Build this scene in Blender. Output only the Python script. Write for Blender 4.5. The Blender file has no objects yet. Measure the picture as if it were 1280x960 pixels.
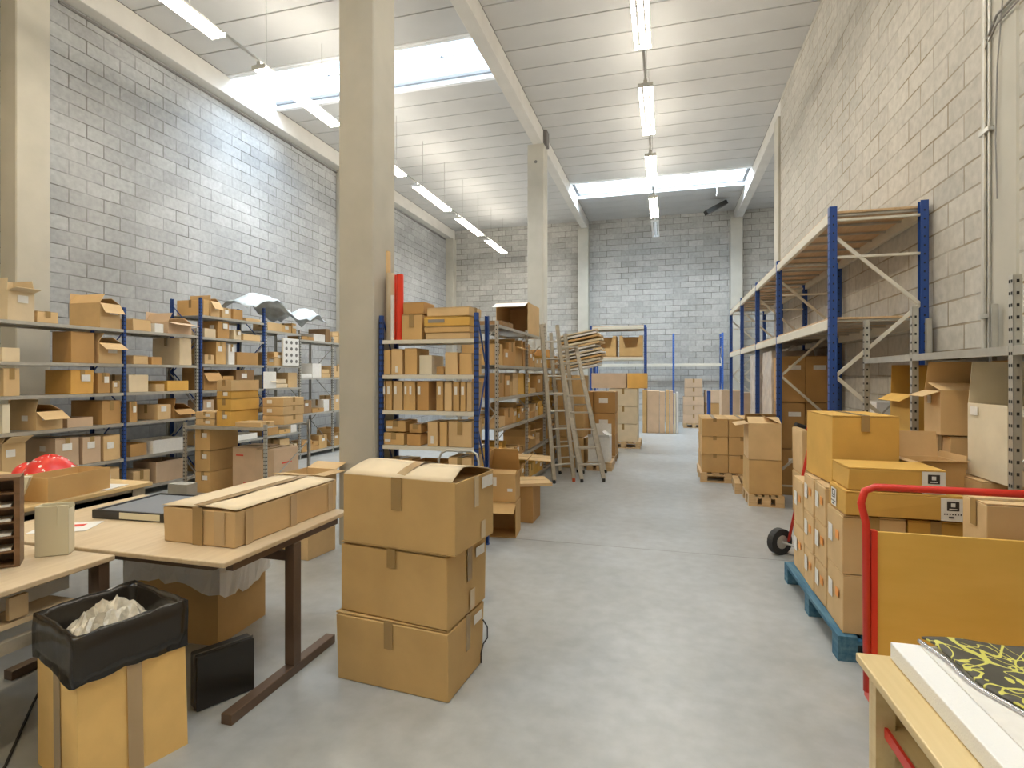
import bpy, bmesh, math, random
from mathutils import Matrix, Vector, Euler
S = bpy.context.scene
COL = S.collection
PI = math.pi
RR = random.Random(11)
# ------------------------------------------------------------------ view geometry (camera at origin x,y, eye height CH)
F = 690.0; CH = 1.6; TH = math.radians(15.55); CT, ST = math.cos(TH), math.sin(TH)
def ray(px, py=469):
    u = (px-640)/F; v = (469-py)/F
    return Vector((u*CT-ST, u*ST+CT, v))
def yat(px, X): r = ray(px); return r.y*X/r.x          # Y of a picture column on the plane x=X
def xat(px, Y): r = ray(px); return r.x*Y/r.y          # X of a picture column on the plane y=Y
def zat(py, X, Y): return CH+(469-py)/F*(-X*ST+Y*CT)   # height of a picture row at a ground spot
# ------------------------------------------------------------------ materials
MATS = {}
def nmat(name, rgb, rough=.6, metal=0, var=.0, scale=8, bump=0, bscale=60, rnd=.0, spec=.5, coat=0):
    if name in MATS: return MATS[name]
    m = bpy.data.materials.new(name); m.use_nodes = True; MATS[name] = m
    nt = m.node_tree; N = nt.nodes; L = nt.links
    b = N['Principled BSDF']; b.inputs['Roughness'].default_value = rough; b.inputs['Metallic'].default_value = metal
    b.inputs['Specular IOR Level'].default_value = spec
    b.inputs['Coat Weight'].default_value = coat
    tc = N.new('ShaderNodeTexCoord')
    c = N.new('ShaderNodeRGB'); c.outputs[0].default_value = (*rgb, 1)
    out = c.outputs[0]
    if var:
        n = N.new('ShaderNodeTexNoise'); n.inputs['Scale'].default_value = scale; n.inputs['Detail'].default_value = 6
        L.new(tc.outputs['Object'], n.inputs['Vector'])
        mr = N.new('ShaderNodeMapRange'); mr.inputs[1].default_value = .3; mr.inputs[2].default_value = .7
        mr.inputs[3].default_value = 1-var; mr.inputs[4].default_value = 1+var
        L.new(n.outputs['Fac'], mr.inputs[0])
        v = N.new('ShaderNodeVectorMath'); v.operation = 'SCALE'
        L.new(out, v.inputs[0]); L.new(mr.outputs[0], v.inputs['Scale']); out = v.outputs[0]
    if rnd:
        oi = N.new('ShaderNodeObjectInfo'); mr = N.new('ShaderNodeMapRange')
        mr.inputs[3].default_value = 1-rnd; mr.inputs[4].default_value = 1+rnd
        L.new(oi.outputs['Random'], mr.inputs[0])
        v = N.new('ShaderNodeVectorMath'); v.operation = 'SCALE'
        L.new(out, v.inputs[0]); L.new(mr.outputs[0], v.inputs['Scale']); out = v.outputs[0]
    L.new(out, b.inputs['Base Color'])
    if bump:
        n = N.new('ShaderNodeTexNoise'); n.inputs['Scale'].default_value = bscale; n.inputs['Detail'].default_value = 4
        L.new(tc.outputs['Object'], n.inputs['Vector'])
        bp = N.new('ShaderNodeBump'); bp.inputs['Strength'].default_value = bump; bp.inputs['Distance'].default_value = .01
        L.new(n.outputs['Fac'], bp.inputs['Height']); L.new(bp.outputs[0], b.inputs['Normal'])
    return m
def emat(name, rgb, s):
    m = bpy.data.materials.new(name); m.use_nodes = True; nt = m.node_tree
    b = nt.nodes['Principled BSDF']; b.inputs['Base Color'].default_value = (.9, .9, .9, 1)
    b.inputs['Emission Color'].default_value = (*rgb, 1); b.inputs['Emission Strength'].default_value = s
    MATS[name] = m; return m
def blockmat(name, plane, base, var, mortar, stain=0.0, seed=0.0):
    """concrete blocks 50 x 20 cm; plane 'x' = wall runs along Y, 'y' = wall runs along X"""
    m = bpy.data.materials.new(name); m.use_nodes = True; MATS[name] = m
    nt = m.node_tree; N = nt.nodes; L = nt.links; b = N['Principled BSDF']; b.inputs['Roughness'].default_value = .9
    b.inputs['Specular IOR Level'].default_value = .2
    geo = N.new('ShaderNodeNewGeometry'); sp = N.new('ShaderNodeSeparateXYZ'); L.new(geo.outputs['Position'], sp.inputs[0])
    cb = N.new('ShaderNodeCombineXYZ'); L.new(sp.outputs['Y' if plane == 'x' else 'X'], cb.inputs[0]); L.new(sp.outputs['Z'], cb.inputs[1])
    wob = N.new('ShaderNodeTexNoise'); wob.inputs['Scale'].default_value = 3; L.new(geo.outputs['Position'], wob.inputs['Vector'])
    ad = N.new('ShaderNodeVectorMath'); ad.operation = 'MULTIPLY_ADD'; L.new(wob.outputs['Color'], ad.inputs[0])
    ad.inputs[1].default_value = (.012, .012, 0); L.new(cb.outputs[0], ad.inputs[2])
    br = N.new('ShaderNodeTexBrick'); L.new(ad.outputs[0], br.inputs['Vector'])
    br.inputs['Scale'].default_value = 1; br.inputs['Brick Width'].default_value = .5; br.inputs['Row Height'].default_value = .2
    br.inputs['Mortar Size'].default_value = .009; br.inputs['Mortar Smooth'].default_value = .3; br.offset = .5
    br.inputs['Color1'].default_value = (1+var, 1+var, 1+var, 1); br.inputs['Color2'].default_value = (1-var, 1-var, 1-var, 1)
    br.inputs['Mortar'].default_value = (1, 1, 1, 1); br.inputs['Bias'].default_value = 0
    # second lookup: thin mortar mask
    base_ = N.new('ShaderNodeMix'); base_.data_type = 'RGBA'
    big = N.new('ShaderNodeTexNoise'); big.inputs['Scale'].default_value = .55; big.inputs['Detail'].default_value = 5
    mp = N.new('ShaderNodeMapping'); mp.inputs['Location'].default_value = (seed, seed*2, 0); L.new(geo.outputs['Position'], mp.inputs[0]); L.new(mp.outputs[0], big.inputs['Vector'])
    rp = N.new('ShaderNodeMapRange'); rp.inputs[1].default_value = .35; rp.inputs[2].default_value = .65; L.new(big.outputs['Fac'], rp.inputs[0])
    base_.inputs[6].default_value = (*base, 1); base_.inputs[7].default_value = (*[c*(1-stain) for c in base], 1); L.new(rp.outputs[0], base_.inputs[0])
    fine = N.new('ShaderNodeTexNoise'); fine.inputs['Scale'].default_value = 14; fine.inputs['Detail'].default_value = 8; L.new(geo.outputs['Position'], fine.inputs['Vector'])
    fr = N.new('ShaderNodeMapRange'); fr.inputs[1].default_value = .25; fr.inputs[2].default_value = .75; fr.inputs[3].default_value = .86; fr.inputs[4].default_value = 1.12
    L.new(fine.outputs['Fac'], fr.inputs[0])
    m1 = N.new('ShaderNodeVectorMath'); m1.operation = 'MULTIPLY'; L.new(base_.outputs[2], m1.inputs[0]); L.new(br.outputs['Color'], m1.inputs[1])
    m2 = N.new('ShaderNodeVectorMath'); m2.operation = 'SCALE'; L.new(m1.outputs[0], m2.inputs[0]); L.new(fr.outputs[0], m2.inputs['Scale'])
    # mortar colour patches: some joints dark and open, others smeared flush
    jn = N.new('ShaderNodeTexNoise'); jn.inputs['Scale'].default_value = 1.7; jn.inputs['Detail'].default_value = 3; L.new(geo.outputs['Position'], jn.inputs['Vector'])
    jr = N.new('ShaderNodeMapRange'); jr.inputs[1].default_value = .38; jr.inputs[2].default_value = .62; jr.inputs[3].default_value = .25; jr.inputs[4].default_value = 1; L.new(jn.outputs['Fac'], jr.inputs[0])
    mf = N.new('ShaderNodeMath'); mf.operation = 'MULTIPLY'; L.new(br.outputs['Fac'], mf.inputs[0]); L.new(jr.outputs[0], mf.inputs[1])
    mx = N.new('ShaderNodeMix'); mx.data_type = 'RGBA'; L.new(mf.outputs[0], mx.inputs[0]); L.new(m2.outputs[0], mx.inputs[6]); mx.inputs[7].default_value = (*mortar, 1)
    L.new(mx.outputs[2], b.inputs['Base Color'])
    bp = N.new('ShaderNodeBump'); bp.inputs['Strength'].default_value = .6; bp.inputs['Distance'].default_value = .01; bp.invert = True
    L.new(br.outputs['Fac'], bp.inputs['Height']); L.new(bp.outputs[0], b.inputs['Normal'])
    return m
def floormat():
    m = nmat('floor_concrete', (.47, .475, .455), .3, var=.0, spec=.5)
    nt = m.node_tree; N = nt.nodes; L = nt.links; b = N['Principled BSDF']
    geo = N.new('ShaderNodeNewGeometry')
    a = N.new('ShaderNodeTexNoise'); a.inputs['Scale'].default_value = .7; a.inputs['Detail'].default_value = 8; a.inputs['Roughness'].default_value = .62
    L.new(geo.outputs['Position'], a.inputs['Vector'])
    cr = N.new('ShaderNodeValToRGB'); e = cr.color_ramp.elements
    e[0].position = .33; e[0].color = (.33, .34, .33, 1); e[1].position = .62; e[1].color = (.44, .46, .465, 1)
    L.new(a.outputs['Fac'], cr.inputs[0])
    f = N.new('ShaderNodeTexNoise'); f.inputs['Scale'].default_value = 9; f.inputs['Detail'].default_value = 8; L.new(geo.outputs['Position'], f.inputs['Vector'])
    fr = N.new('ShaderNodeMapRange'); fr.inputs[1].default_value = .3; fr.inputs[2].default_value = .7; fr.inputs[3].default_value = .9; fr.inputs[4].default_value = 1.07; L.new(f.outputs['Fac'], fr.inputs[0])
    v = N.new('ShaderNodeVectorMath'); v.operation = 'SCALE'; L.new(cr.outputs[0], v.inputs[0]); L.new(fr.outputs[0], v.inputs['Scale'])
    L.new(v.outputs[0], b.inputs['Base Color'])
    rr = N.new('ShaderNodeMapRange'); rr.inputs[3].default_value = .22; rr.inputs[4].default_value = .45; L.new(a.outputs['Fac'], rr.inputs[0]); L.new(rr.outputs[0], b.inputs['Roughness'])
    return m
def woodmat(name, c1, c2, axis='Y', rough=.45, scale=3, stretch=12):
    m = nmat(name, c1, rough); nt = m.node_tree; N = nt.nodes; L = nt.links; b = N['Principled BSDF']
    tc = N.new('ShaderNodeTexCoord'); mp = N.new('ShaderNodeMapping'); L.new(tc.outputs['Object'], mp.inputs[0])
    s = [stretch]*3; s['XYZ'.index(axis)] = 1; mp.inputs['Scale'].default_value = s
    n = N.new('ShaderNodeTexNoise'); n.inputs['Scale'].default_value = scale; n.inputs['Detail'].default_value = 6; L.new(mp.outputs[0], n.inputs['Vector'])
    cr = N.new('ShaderNodeValToRGB'); e = cr.color_ramp.elements; e[0].position = .3; e[0].color = (*c1, 1); e[1].position = .7; e[1].color = (*c2, 1)
    L.new(n.outputs['Fac'], cr.inputs[0]); L.new(cr.outputs[0], b.inputs['Base Color'])
    return m
# cardboard colours
CARD = {}
for k, c in {'kraft': (.58, .375, .16), 'brown': (.47, .275, .105), 'tan': (.64, .45, .235), 'pale': (.69, .57, .39),
             'orange': (.72, .41, .11), 'pinkish': (.60, .44, .30), 'cream': (.72, .65, .50), 'ochre': (.64, .385, .095),
             'dark': (.27, .16, .075), 'hero': (.55, .37, .16), 'waste': (.85, .57, .22)}.items():
    CARD[k] = nmat('cardboard_'+k, c, .72, var=.07, scale=5, bump=.05, bscale=40, rnd=.10 if k != 'hero' else .02, spec=.3)
nmat('tape', (.34, .225, .095), .25, var=.06, rnd=.05); nmat('tape_clear', (.52, .38, .22), .18, rnd=.05)
nmat('tape_pale', (.62, .50, .33), .2)
nmat('paper', (.78, .77, .74), .6, var=.04, scale=30); nmat('orange_sticker', (.85, .33, .06), .5); nmat('yellow_sticker', (.85, .8, .15), .5)
nmat('red_sticker', (.75, .08, .05), .5)
nmat('ink', (.035, .03, .03), .5); nmat('greyink', (.25, .24, .23), .6)
nmat('blue_steel', (.018, .062, .26), .4, rnd=.06); nmat('blue_steel_light', (.045, .13, .45), .4)
nmat('galv', (.50, .49, .45), .42, metal=.55, var=.08, scale=12); nmat('beam_paint', (.66, .63, .54), .5, var=.04)
nmat('hole', (.02, .02, .02), .9); nmat('red_paint', (.62, .035, .02), .35, var=.05); nmat('rubber', (.03, .03, .03), .8)
nmat('column_concrete', (.47, .45, .39), .85, var=.06, scale=3, bump=.05); nmat('beam_concrete', (.58, .565, .53), .85, var=.05, scale=3)
nmat('ceiling_panel', (.50, .50, .495), .8, var=.03, scale=2); nmat('joint', (.17, .165, .16), .9)
nmat('curb_white', (.80, .82, .84), .6); nmat('alu', (.62, .60, .54), .35, metal=.7, rnd=.03)
nmat('alu_old', (.50, .46, .38), .5, metal=.4, var=.12, scale=20)
nmat('dark_steel', (.14, .09, .06), .4, metal=.3, var=.05); nmat('black_plastic', (.022, .02, .018), .3)
nmat('bin_bag', (.022, .018, .014), .22, bump=.35, bscale=10); nmat('grey_plastic', (.20, .22, .25), .4); nmat('white_plastic', (.80, .80, .78), .35)
nmat('cream_plastic', (.70, .66, .50), .5); nmat('styrofoam', (.85, .86, .86), .8, bump=.25, bscale=200, spec=.2)
nmat('white_steel', (.75, .75, .73), .4); nmat('dark_red_cloth', (.6, .02, .02), .6)
woodmat('pallet_wood', (.50, .33, .16), (.66, .47, .26), 'X'); woodmat('pallet_blue', (.015, .10, .19), (.10, .22, .30), 'Y', rough=.7)
woodmat('table_wood', (.56, .43, .27), (.64, .51, .34), 'Y'); woodmat('bench_wood', (.60, .42, .19), (.70, .52, .27), 'Y')
woodmat('plywood', (.66, .41, .085), (.72, .46, .11), 'X', rough=.6, stretch=4); woodmat('organizer_wood', (.14, .075, .035), (.22, .12, .06), 'X')
woodmat('rack_board', (.50, .33, .18), (.62, .44, .26), 'X'); woodmat('maple', (.62, .48, .24), (.70, .56, .31), 'Y', rough=.35)
def clearplastic():
    m = nmat('clear_plastic', (.95, .96, .97), .2, bump=.8, bscale=10); b = m.node_tree.nodes['Principled BSDF']
    b.inputs['Alpha'].default_value = .72; return m
clearplastic()
# ------------------------------------------------------------------ mesh builder
class MB:
    def __init__(s): s.v = []; s.f = []; s.m = []
    def add(s, vs, fs, mi=0):
        n = len(s.v); s.v += [tuple(p) for p in vs]; s.f += [tuple(i+n for i in f) for f in fs]; s.m += [mi]*len(fs); return s
    def box(s, x0, x1, y0, y1, z0, z1, mi=0, M=None, jit=0, rng=None):
        vs = [Vector((x, y, z)) for z in (z0, z1) for (x, y) in ((x0, y0), (x1, y0), (x1, y1), (x0, y1))]
        if jit:
            for i, p in enumerate(vs):
                p.x += rng.uniform(-jit, jit); p.y += rng.uniform(-jit, jit)
                if i > 3: p.z += rng.uniform(-jit, 0)
        if M: vs = [M @ p for p in vs]
        return s.add(vs, [(0, 3, 2, 1), (4, 5, 6, 7), (0, 1, 5, 4), (1, 2, 6, 5), (2, 3, 7, 6), (3, 0, 4, 7)], mi)
    def bar(s, p0, p1, w, t, mi=0, up=Vector((0, 0, 1))):
        p0 = Vector(p0); p1 = Vector(p1); d = (p1-p0); L = d.length; d.normalize()
        a = d.cross(up)
        if a.length < 1e-4: a = d.cross(Vector((0, 1, 0)))
        a.normalize(); b = a.cross(d)
        vs = [p+a*sx*w/2+b*sy*t/2 for p in (p0, p1) for (sx, sy) in ((-1, -1), (1, -1), (1, 1), (-1, 1))]
        return s.add(vs, [(0, 1, 2, 3), (7, 6, 5, 4), (0, 4, 5, 1), (1, 5, 6, 2), (2, 6, 7, 3), (3, 7, 4, 0)], mi)
    def tube(s, pts, r, n=10, mi=0, cap=True):
        pts = [Vector(p) for p in pts]; rings = []
        prev = None
        for i, p in enumerate(pts):
            d = (pts[min(i+1, len(pts)-1)]-pts[max(i-1, 0)]).normalized()
            a = prev if prev else (d.cross(Vector((0, 0, 1))) if abs(d.z) < .95 else d.cross(Vector((0, 1, 0))))
            a = (a-d*a.dot(d)).normalized(); prev = a; b = d.cross(a)
            rr = r[i] if isinstance(r, (list, tuple)) else r
            rings.append([p+(a*math.cos(2*PI*k/n)+b*math.sin(2*PI*k/n))*rr for k in range(n)])
        vs = [q for rg in rings for q in rg]; fs = []
        for i in range(len(pts)-1):
            for k in range(n):
                fs.append((i*n+k, i*n+(k+1) % n, (i+1)*n+(k+1) % n, (i+1)*n+k))
        if cap: fs.append(tuple(range(n-1, -1, -1))); fs.append(tuple((len(pts)-1)*n+k for k in range(n)))
        return s.add(vs, fs, mi)
    def build(s, name, mat, parent=None, bev=0, smooth=False, loc=None, solid=0, sub=0):
        me = bpy.data.meshes.new(name); me.from_pydata(s.v, [], s.f)
        mats = mat if isinstance(mat, (list, tuple)) else [mat]
        for m in mats: me.materials.append(MATS[m] if isinstance(m, str) else m)
        if len(mats) > 1: me.polygons.foreach_set('material_index', s.m)
        o = bpy.data.objects.new(name, me); COL.objects.link(o)
        if parent: o.parent = parent
        if loc: o.location = loc
        if smooth:
            me.polygons.foreach_set('use_smooth', [True]*len(me.polygons))
        if solid: q = o.modifiers.new('s', 'SOLIDIFY'); q.thickness = solid; q.offset = 0
        if sub: q = o.modifiers.new('u', 'SUBSURF'); q.levels = sub; q.render_levels = sub
        if bev: q = o.modifiers.new('b', 'BEVEL'); q.width = bev; q.segments = 2; q.limit_method = 'ANGLE'; q.angle_limit = .6
        me.update(); return o
def tag(o, label, cat, group=None, kind=None):
    o['label'] = label; o['category'] = cat
    if group: o['group'] = group
    if kind: o['kind'] = kind
    return o
def thing(name, label, cat, loc=(0, 0, 0), rz=0, group=None, rot=None):
    o = bpy.data.objects.new(name, None); COL.objects.link(o); o.empty_display_size = .1
    o.location = loc; o.rotation_euler = rot if rot else (0, 0, rz); return tag(o, label, cat, group)
def struct(name, mb, mat, **k):
    o = mb.build(name, mat, **k); o['kind'] = 'structure'; return o
def copy_tree(o, parent=None):
    c = o.copy(); COL.objects.link(c)
    if parent: c.parent = parent
    for ch in list(o.children): copy_tree(ch, c)
    return c
# ------------------------------------------------------------------ cartons
def flap(root, mat, edge, L, W, ang, z, half, name='flap', trap=.0):
    """flap hinged on the top edge `edge` (f,b,l,r); ang 0 = closed over the box, 180 = folded flat out, 90 = upright"""
    t = .004; mb = MB(); e = trap*W
    a = math.radians(ang)
    # local: hinge along u from -L/2..L/2, v = inward
    vi, vz = math.cos(a)*W, math.sin(a)*W
    nx, nz = -math.sin(a)*t, math.cos(a)*t
    P = []
    for (u, v, zz) in ((-L/2, 0, 0), (L/2, 0, 0), (L/2-e, vi, vz), (-L/2+e, vi, vz)): P.append((u, v, zz))
    for (u, v, zz) in ((-L/2, nx, nz), (L/2, nx, nz), (L/2-e, vi+nx, vz+nz), (-L/2+e, vi+nx, vz+nz)): P.append((u, v, zz))
    out = []
    for u, v, zz in P:
        if edge == 'f': q = (u, -half+v, z+zz)
        elif edge == 'b': q = (-u, half-v, z+zz)
        elif edge == 'l': q = (-half+v, -u, z+zz)
        else: q = (half-v, u, z+zz)
        out.append(q)
    mb.add(out, [(0, 3, 2, 1), (4, 5, 6, 7), (0, 1, 5, 4), (1, 2, 6, 5), (2, 3, 7, 6), (3, 0, 4, 7)])
    return mb.build(name, mat, root)
def sticker(root, face, cx, cz, sw, sh, w, d, h, mat='paper', name='paper_label', t=.0015):
    """flat sticker on a face of a w x d x h box; cx, cz measured from the face's centre / from the base"""
    mb = MB(); e = .0012
    if face == 'f': mb.box(cx-sw/2, cx+sw/2, -d/2-e-t, -d/2-e, cz-sh/2, cz+sh/2)
    elif face == 'b': mb.box(cx-sw/2, cx+sw/2, d/2+e, d/2+e+t, cz-sh/2, cz+sh/2)
    elif face == 'l': mb.box(-w/2-e-t, -w/2-e, cx-sw/2, cx+sw/2, cz-sh/2, cz+sh/2)
    elif face == 'r': mb.box(w/2+e, w/2+e+t, cx-sw/2, cx+sw/2, cz-sh/2, cz+sh/2)
    else: mb.box(cx-sw/2, cx+sw/2, cz-sh/2, cz+sh/2, h+e, h+e+t)
    return mb.build(name, mat, root)
def carton(x, y, z, w, d, h, label, group=None, rz=0, col='kraft', kind='closed', tape='x', stick=(), flaps=None, cat='box', seed=None, tdrop=.12, name='cardboard_box', tapemat='tape', jit=.004, flapmat=None, tapes=True, rot=None):
    rng = random.Random(seed if seed is not None else hash((round(x, 3), round(y, 3), round(z, 3))) & 0xffff)
    root = thing(name, label, cat, (x, y, z), math.radians(rz), group, rot)
    m = CARD.get(col) or MATS[col]; T = .006; fm = CARD.get(flapmat, m) if flapmat else m
    if kind in ('closed', 'flatbox', 'plain'):
        mb = MB(); mb.box(-w/2, w/2, -d/2, d/2, 0, h-.006, jit=min(jit, .02*w), rng=rng); mb.build('body', m, root, bev=.004)
        # two closing flaps with a seam, lying on the body
        fb = MB(); g = .0018
        if tape == 'x':
            fb.box(-w/2+.001, w/2-.001, -d/2+.001, -g, h-.006, h-.001+rng.uniform(-.001, .002)); fb.box(-w/2+.001, w/2-.001, g, d/2-.001, h-.006, h-.001)
        else:
            fb.box(-w/2+.001, -g, -d/2+.001, d/2-.001, h-.006, h-.001+rng.uniform(-.001, .002)); fb.box(g, w/2-.001, -d/2+.001, d/2-.001, h-.006, h-.001)
        fb.build('top_flap', m, root)
        if tapes and kind != 'plain':
            tb = MB(); tw = .025; dr = min(tdrop, h*.55)
            if tape == 'x':
                tb.box(-w/2-.001, w/2+.001, -tw, tw, h, h+.0012); tb.box(-w/2-.0055, -w/2-.0042, -tw, tw, h-dr, h+.0012); tb.box(w/2+.0042, w/2+.0055, -tw, tw, h-dr, h+.0012)
            else:
                tb.box(-tw, tw, -d/2-.001, d/2+.001, h, h+.0012); tb.box(-tw, tw, -d/2-.0055, -d/2-.0042, h-dr, h+.0012); tb.box(-tw, tw, d/2+.0042, d/2+.0055, h-dr, h+.0012)
            tb.build('tape', tapemat, root)
    elif kind in ('open', 'tray'):
        mb = MB(); mb.box(-w/2, w/2, -d/2, d/2, 0, T)
        mb.box(-w/2, w/2, -d/2, -d/2+T, T, h); mb.box(-w/2, w/2, d/2-T, d/2, T, h)
        mb.box(-w/2, -w/2+T, -d/2+T, d/2-T, T, h); mb.box(w/2-T, w/2, -d/2+T, d/2-T, T, h)
        mb.build('body', m, root)
        if kind == 'open':
            fl = flaps if flaps is not None else {'f': rng.choice((150, 165, 200, 215)), 'b': rng.choice((60, 120, 200)), 'l': rng.choice((40, 150, 200)), 'r': rng.choice((60, 150, 190))}
            for e_, a in fl.items():
                al = a if isinstance(a, tuple) else (a, None)
                if e_ in 'fb': flap(root, fm, e_, w-.006, al[1] or min(d/2, .3), al[0], h, d/2)
                else: flap(root, fm, e_, d-.006, al[1] or min(d/2, .25), al[0], h, w/2)
        if rng.random() < .75:      # goods inside: a filler block of wrapped stock below the rim
            q = MB(); n = rng.randint(1, 3)
            for i in range(n):
                a0 = -w/2+T+.004+(w-2*T-.008)*i/n; a1 = -w/2+T+(w-2*T-.008)*(i+1)/n-.003
                q.box(a0, a1, -d/2+T+.004, d/2-T-.004, T, h*rng.uniform(.45, .85))
            q.build('contents', CARD[rng.choice(('pale', 'tan', 'cream', 'brown'))], root)
    elif kind == 'bin':            # picking box with a cut-out front
        mb = MB(); mb.box(-w/2, w/2, -d/2, d/2, 0, T); mb.box(-w/2, w/2, d/2-T, d/2, T, h)
        mb.box(-w/2, -w/2+T, -d/2+T, d/2-T, T, h); mb.box(w/2-T, w/2, -d/2+T, d/2-T, T, h)
        a, b_, c = w*.36, w*.24, h*.42
        o2 = [(-w/2, 0), (w/2, 0), (w/2, h), (a, h), (b_, c), (-b_, c), (-a, h), (-w/2, h)]
        vs = [(p, -d/2, q) for p, q in o2]+[(p, -d/2+T, q) for p, q in o2]
        fs = [(0, 1, 4, 5), (1, 2, 3, 4), (0, 5, 6, 7), (13, 12, 9, 8), (12, 11, 10, 9), (15, 14, 13, 8)]+[(i, (i+8), ((i+1) % 8+8), (i+1) % 8) for i in range(8)]
        mb.add(vs, fs); mb.build('body', m, root)
    elif kind == 'sideopen':       # lies with its mouth towards -y
        mb = MB(); mb.box(-w/2, w/2, -d/2, d/2, 0, T); mb.box(-w/2, w/2, -d/2, d/2, h-T, h); mb.box(-w/2, w/2, d/2-T, d/2, T, h-T)
        mb.box(-w/2, -w/2+T, -d/2, d/2-T, T, h-T); mb.box(w/2-T, w/2, -d/2, d/2-T, T, h-T); mb.build('body', m, root)
        flap(root, MATS['paper'] if flaps == 'white' else fm, 'f', w, min(.28, h*.5), 200, h-.004, d/2)
    for st in stick:
        f_, cx, cz, sw, sh = st[:5]; mt = st[5] if len(st) > 5 else 'paper'
        sticker(root, f_, cx, cz, sw, sh, w+.008, d+.008, h, mt, st[6] if len(st) > 6 else 'paper_label')
    return root
ORD = ['first', 'second', 'third', 'fourth', 'fifth', 'sixth', 'seventh', 'eighth', 'ninth', 'tenth', 'eleventh', 'twelfth', 'thirteenth', 'fourteenth']
CN = {'kraft': 'brown', 'brown': 'dark brown', 'tan': 'tan', 'pale': 'pale', 'orange': 'orange', 'pinkish': 'greyish', 'cream': 'cream', 'ochre': 'ochre', 'dark': 'dark', 'waste': 'orange', 'hero': 'brown', 'paper': 'white'}
KN = {'closed': 'closed carton', 'open': 'open carton', 'tray': 'open tray', 'flatbox': 'flat carton', 'plain': 'carton', 'bin': 'picking box', 'sideopen': 'open carton'}
def shelf_run(X, z, specs, level, place, group, dmax=.5, inset=.02, hmax=9):
    """boxes on a shelf whose open side faces +x, given by the picture columns of their two aisle corners and the row of their top"""
    cnt = {}
    for (pc, p1, yt, kind, col, *ex) in specs:
        y0 = yat(pc, X-inset)+.008; y1 = yat(p1, X-inset)-.008; w = min(dmax, ex[0] if ex else .38)
        h = min(hmax-.05-(.06 if kind == 'open' else 0), max(.05, zat(yt, X-inset, y0)-z-.004))
        lev = f'{CN.get(col, col)} {KN[kind]}'; n = cnt.get(0, 0); cnt[0] = n+1
        st = []
        r = RR.random()
        if kind in ('closed', 'open') and h > .12 and r < .7: st.append(('r', (y1-y0)*RR.uniform(-.15, .2), h*RR.uniform(.6, .75), min(.12, (y1-y0)*.4), min(.08, h*.35)))
        if kind in ('closed', 'open') and h > .16 and RR.random() < .35: st.append(('f', w*RR.uniform(-.1, .25), h*.65, .09, .06))
        lab = f'{lev}, {ORD[n]} from near end, {level} shelf, {place}'
        fw = max(.03, min(.15, (y1-y0)*.5, hmax-h-.045)); sq = RR.choice((78, 60, 88))
        fl = {'f': (sq, fw), 'b': (RR.choice((80, 30)), fw), 'l': (84, fw), 'r': (RR.choice((150, 165, 195, 215, 235)), min(.15, w*.4))}
        carton(X-inset-w/2, (y0+y1)/2, z+.003, w, y1-y0, h, lab, group, flaps=fl, rz=RR.uniform(-1.5, 1.5) if y1-y0 > .15 else 0, col=col, kind=kind, tape=RR.choice('xy'), stick=st)
def fill_run(X, z, y0, y1, hmax, level, place, group, depth=.45, inset=.03, start=0, dens=.9, cols=('kraft', 'tan', 'pale', 'brown', 'pinkish', 'tan'), small=False):
    y = y0; n = start
    while y < y1-.12 and n < 14:
        L = RR.uniform(.16, .42) if not small else RR.uniform(.12, .26); L = min(L, y1-y-.01)
        if L < .1: break
        if RR.random() > dens: y += L*.6; continue
        h = min(hmax-.03, RR.choice((.08, .14, .2, .26, .3))*RR.uniform(.9, 1.1)); w = RR.uniform(.28, depth)
        kind = RR.choice(('closed', 'closed', 'open', 'tray', 'flatbox')) if h > .11 else 'flatbox'
        if kind == 'open': h = min(h, max(.06, hmax-.12))
        col = RR.choice(cols); st = []
        if h > .12 and RR.random() < .6: st.append(('r', 0, h*.65, .1, .055))
        fw = max(.02, min(.1, L*.4, hmax-h-.03)); fl = {'b': (84, fw), 'l': (86, fw), 'r': (RR.choice((170, 200, 230)), .1), 'f': (RR.choice((60, 82)), fw)}
        carton(X-inset-w/2-RR.uniform(0, .03), y+L/2, z+.003, w, L-.012, h, f'{CN[col]} {KN[kind]}, {ORD[n]} from near end, {level} shelf, {place}', group, rz=RR.uniform(-1, 1), col=col, kind=kind, tape=RR.choice('xy'), stick=st, flaps=fl)
        if kind in ('closed', 'flatbox') and h < .15 and hmax > h+.16 and RR.random() < .45:
            carton(X-inset-w/2, y+L/2, z+h+.008, w*.9, L*.85, .08, f'{CN[col]} flat carton atop {ORD[n]} from near end, {level} shelf, {place}', group, col=col, kind='flatbox', tape='y')
        y += L; n += 1
# ------------------------------------------------------------------ steel racks and shelving
def upright(root, x, y, h, w, mat, face=-1, holes=True, name='upright', pitch=.05):
    """C-section perforated post with its web towards face*y"""
    mb = MB(); t = .004; d = w
    mb.box(x-w/2, x+w/2, y+face*d/2-t/2, y+face*d/2+t/2, 0, h)
    mb.box(x-w/2, x-w/2+t, y-d/2, y+d/2, 0, h); mb.box(x+w/2-t, x+w/2, y-d/2, y+d/2, 0, h)
    mb.box(x-w*.7, x+w*.7, y-d*.7, y+d*.7, 0, .006)
    if holes:
        z = .08
        while z < h-.03:
            for sx in (-1, 1):
                mb.box(x+sx*w*.24-.005, x+sx*w*.24+.005, y+face*(d/2+t/2+.0006)-.0005, y+face*(d/2+t/2+.0006)+.0005, z, z+.016, 1)
            mb.box(x+w/2+.0002, x+w/2+.0012, y-.006, y+.006, z, z+.016, 1); mb.box(x-w/2-.0012, x-w/2-.0002, y-.006, y+.006, z, z+.016, 1)
            z += pitch
    return mb.build(name, [mat, 'hole'], root)
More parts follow.
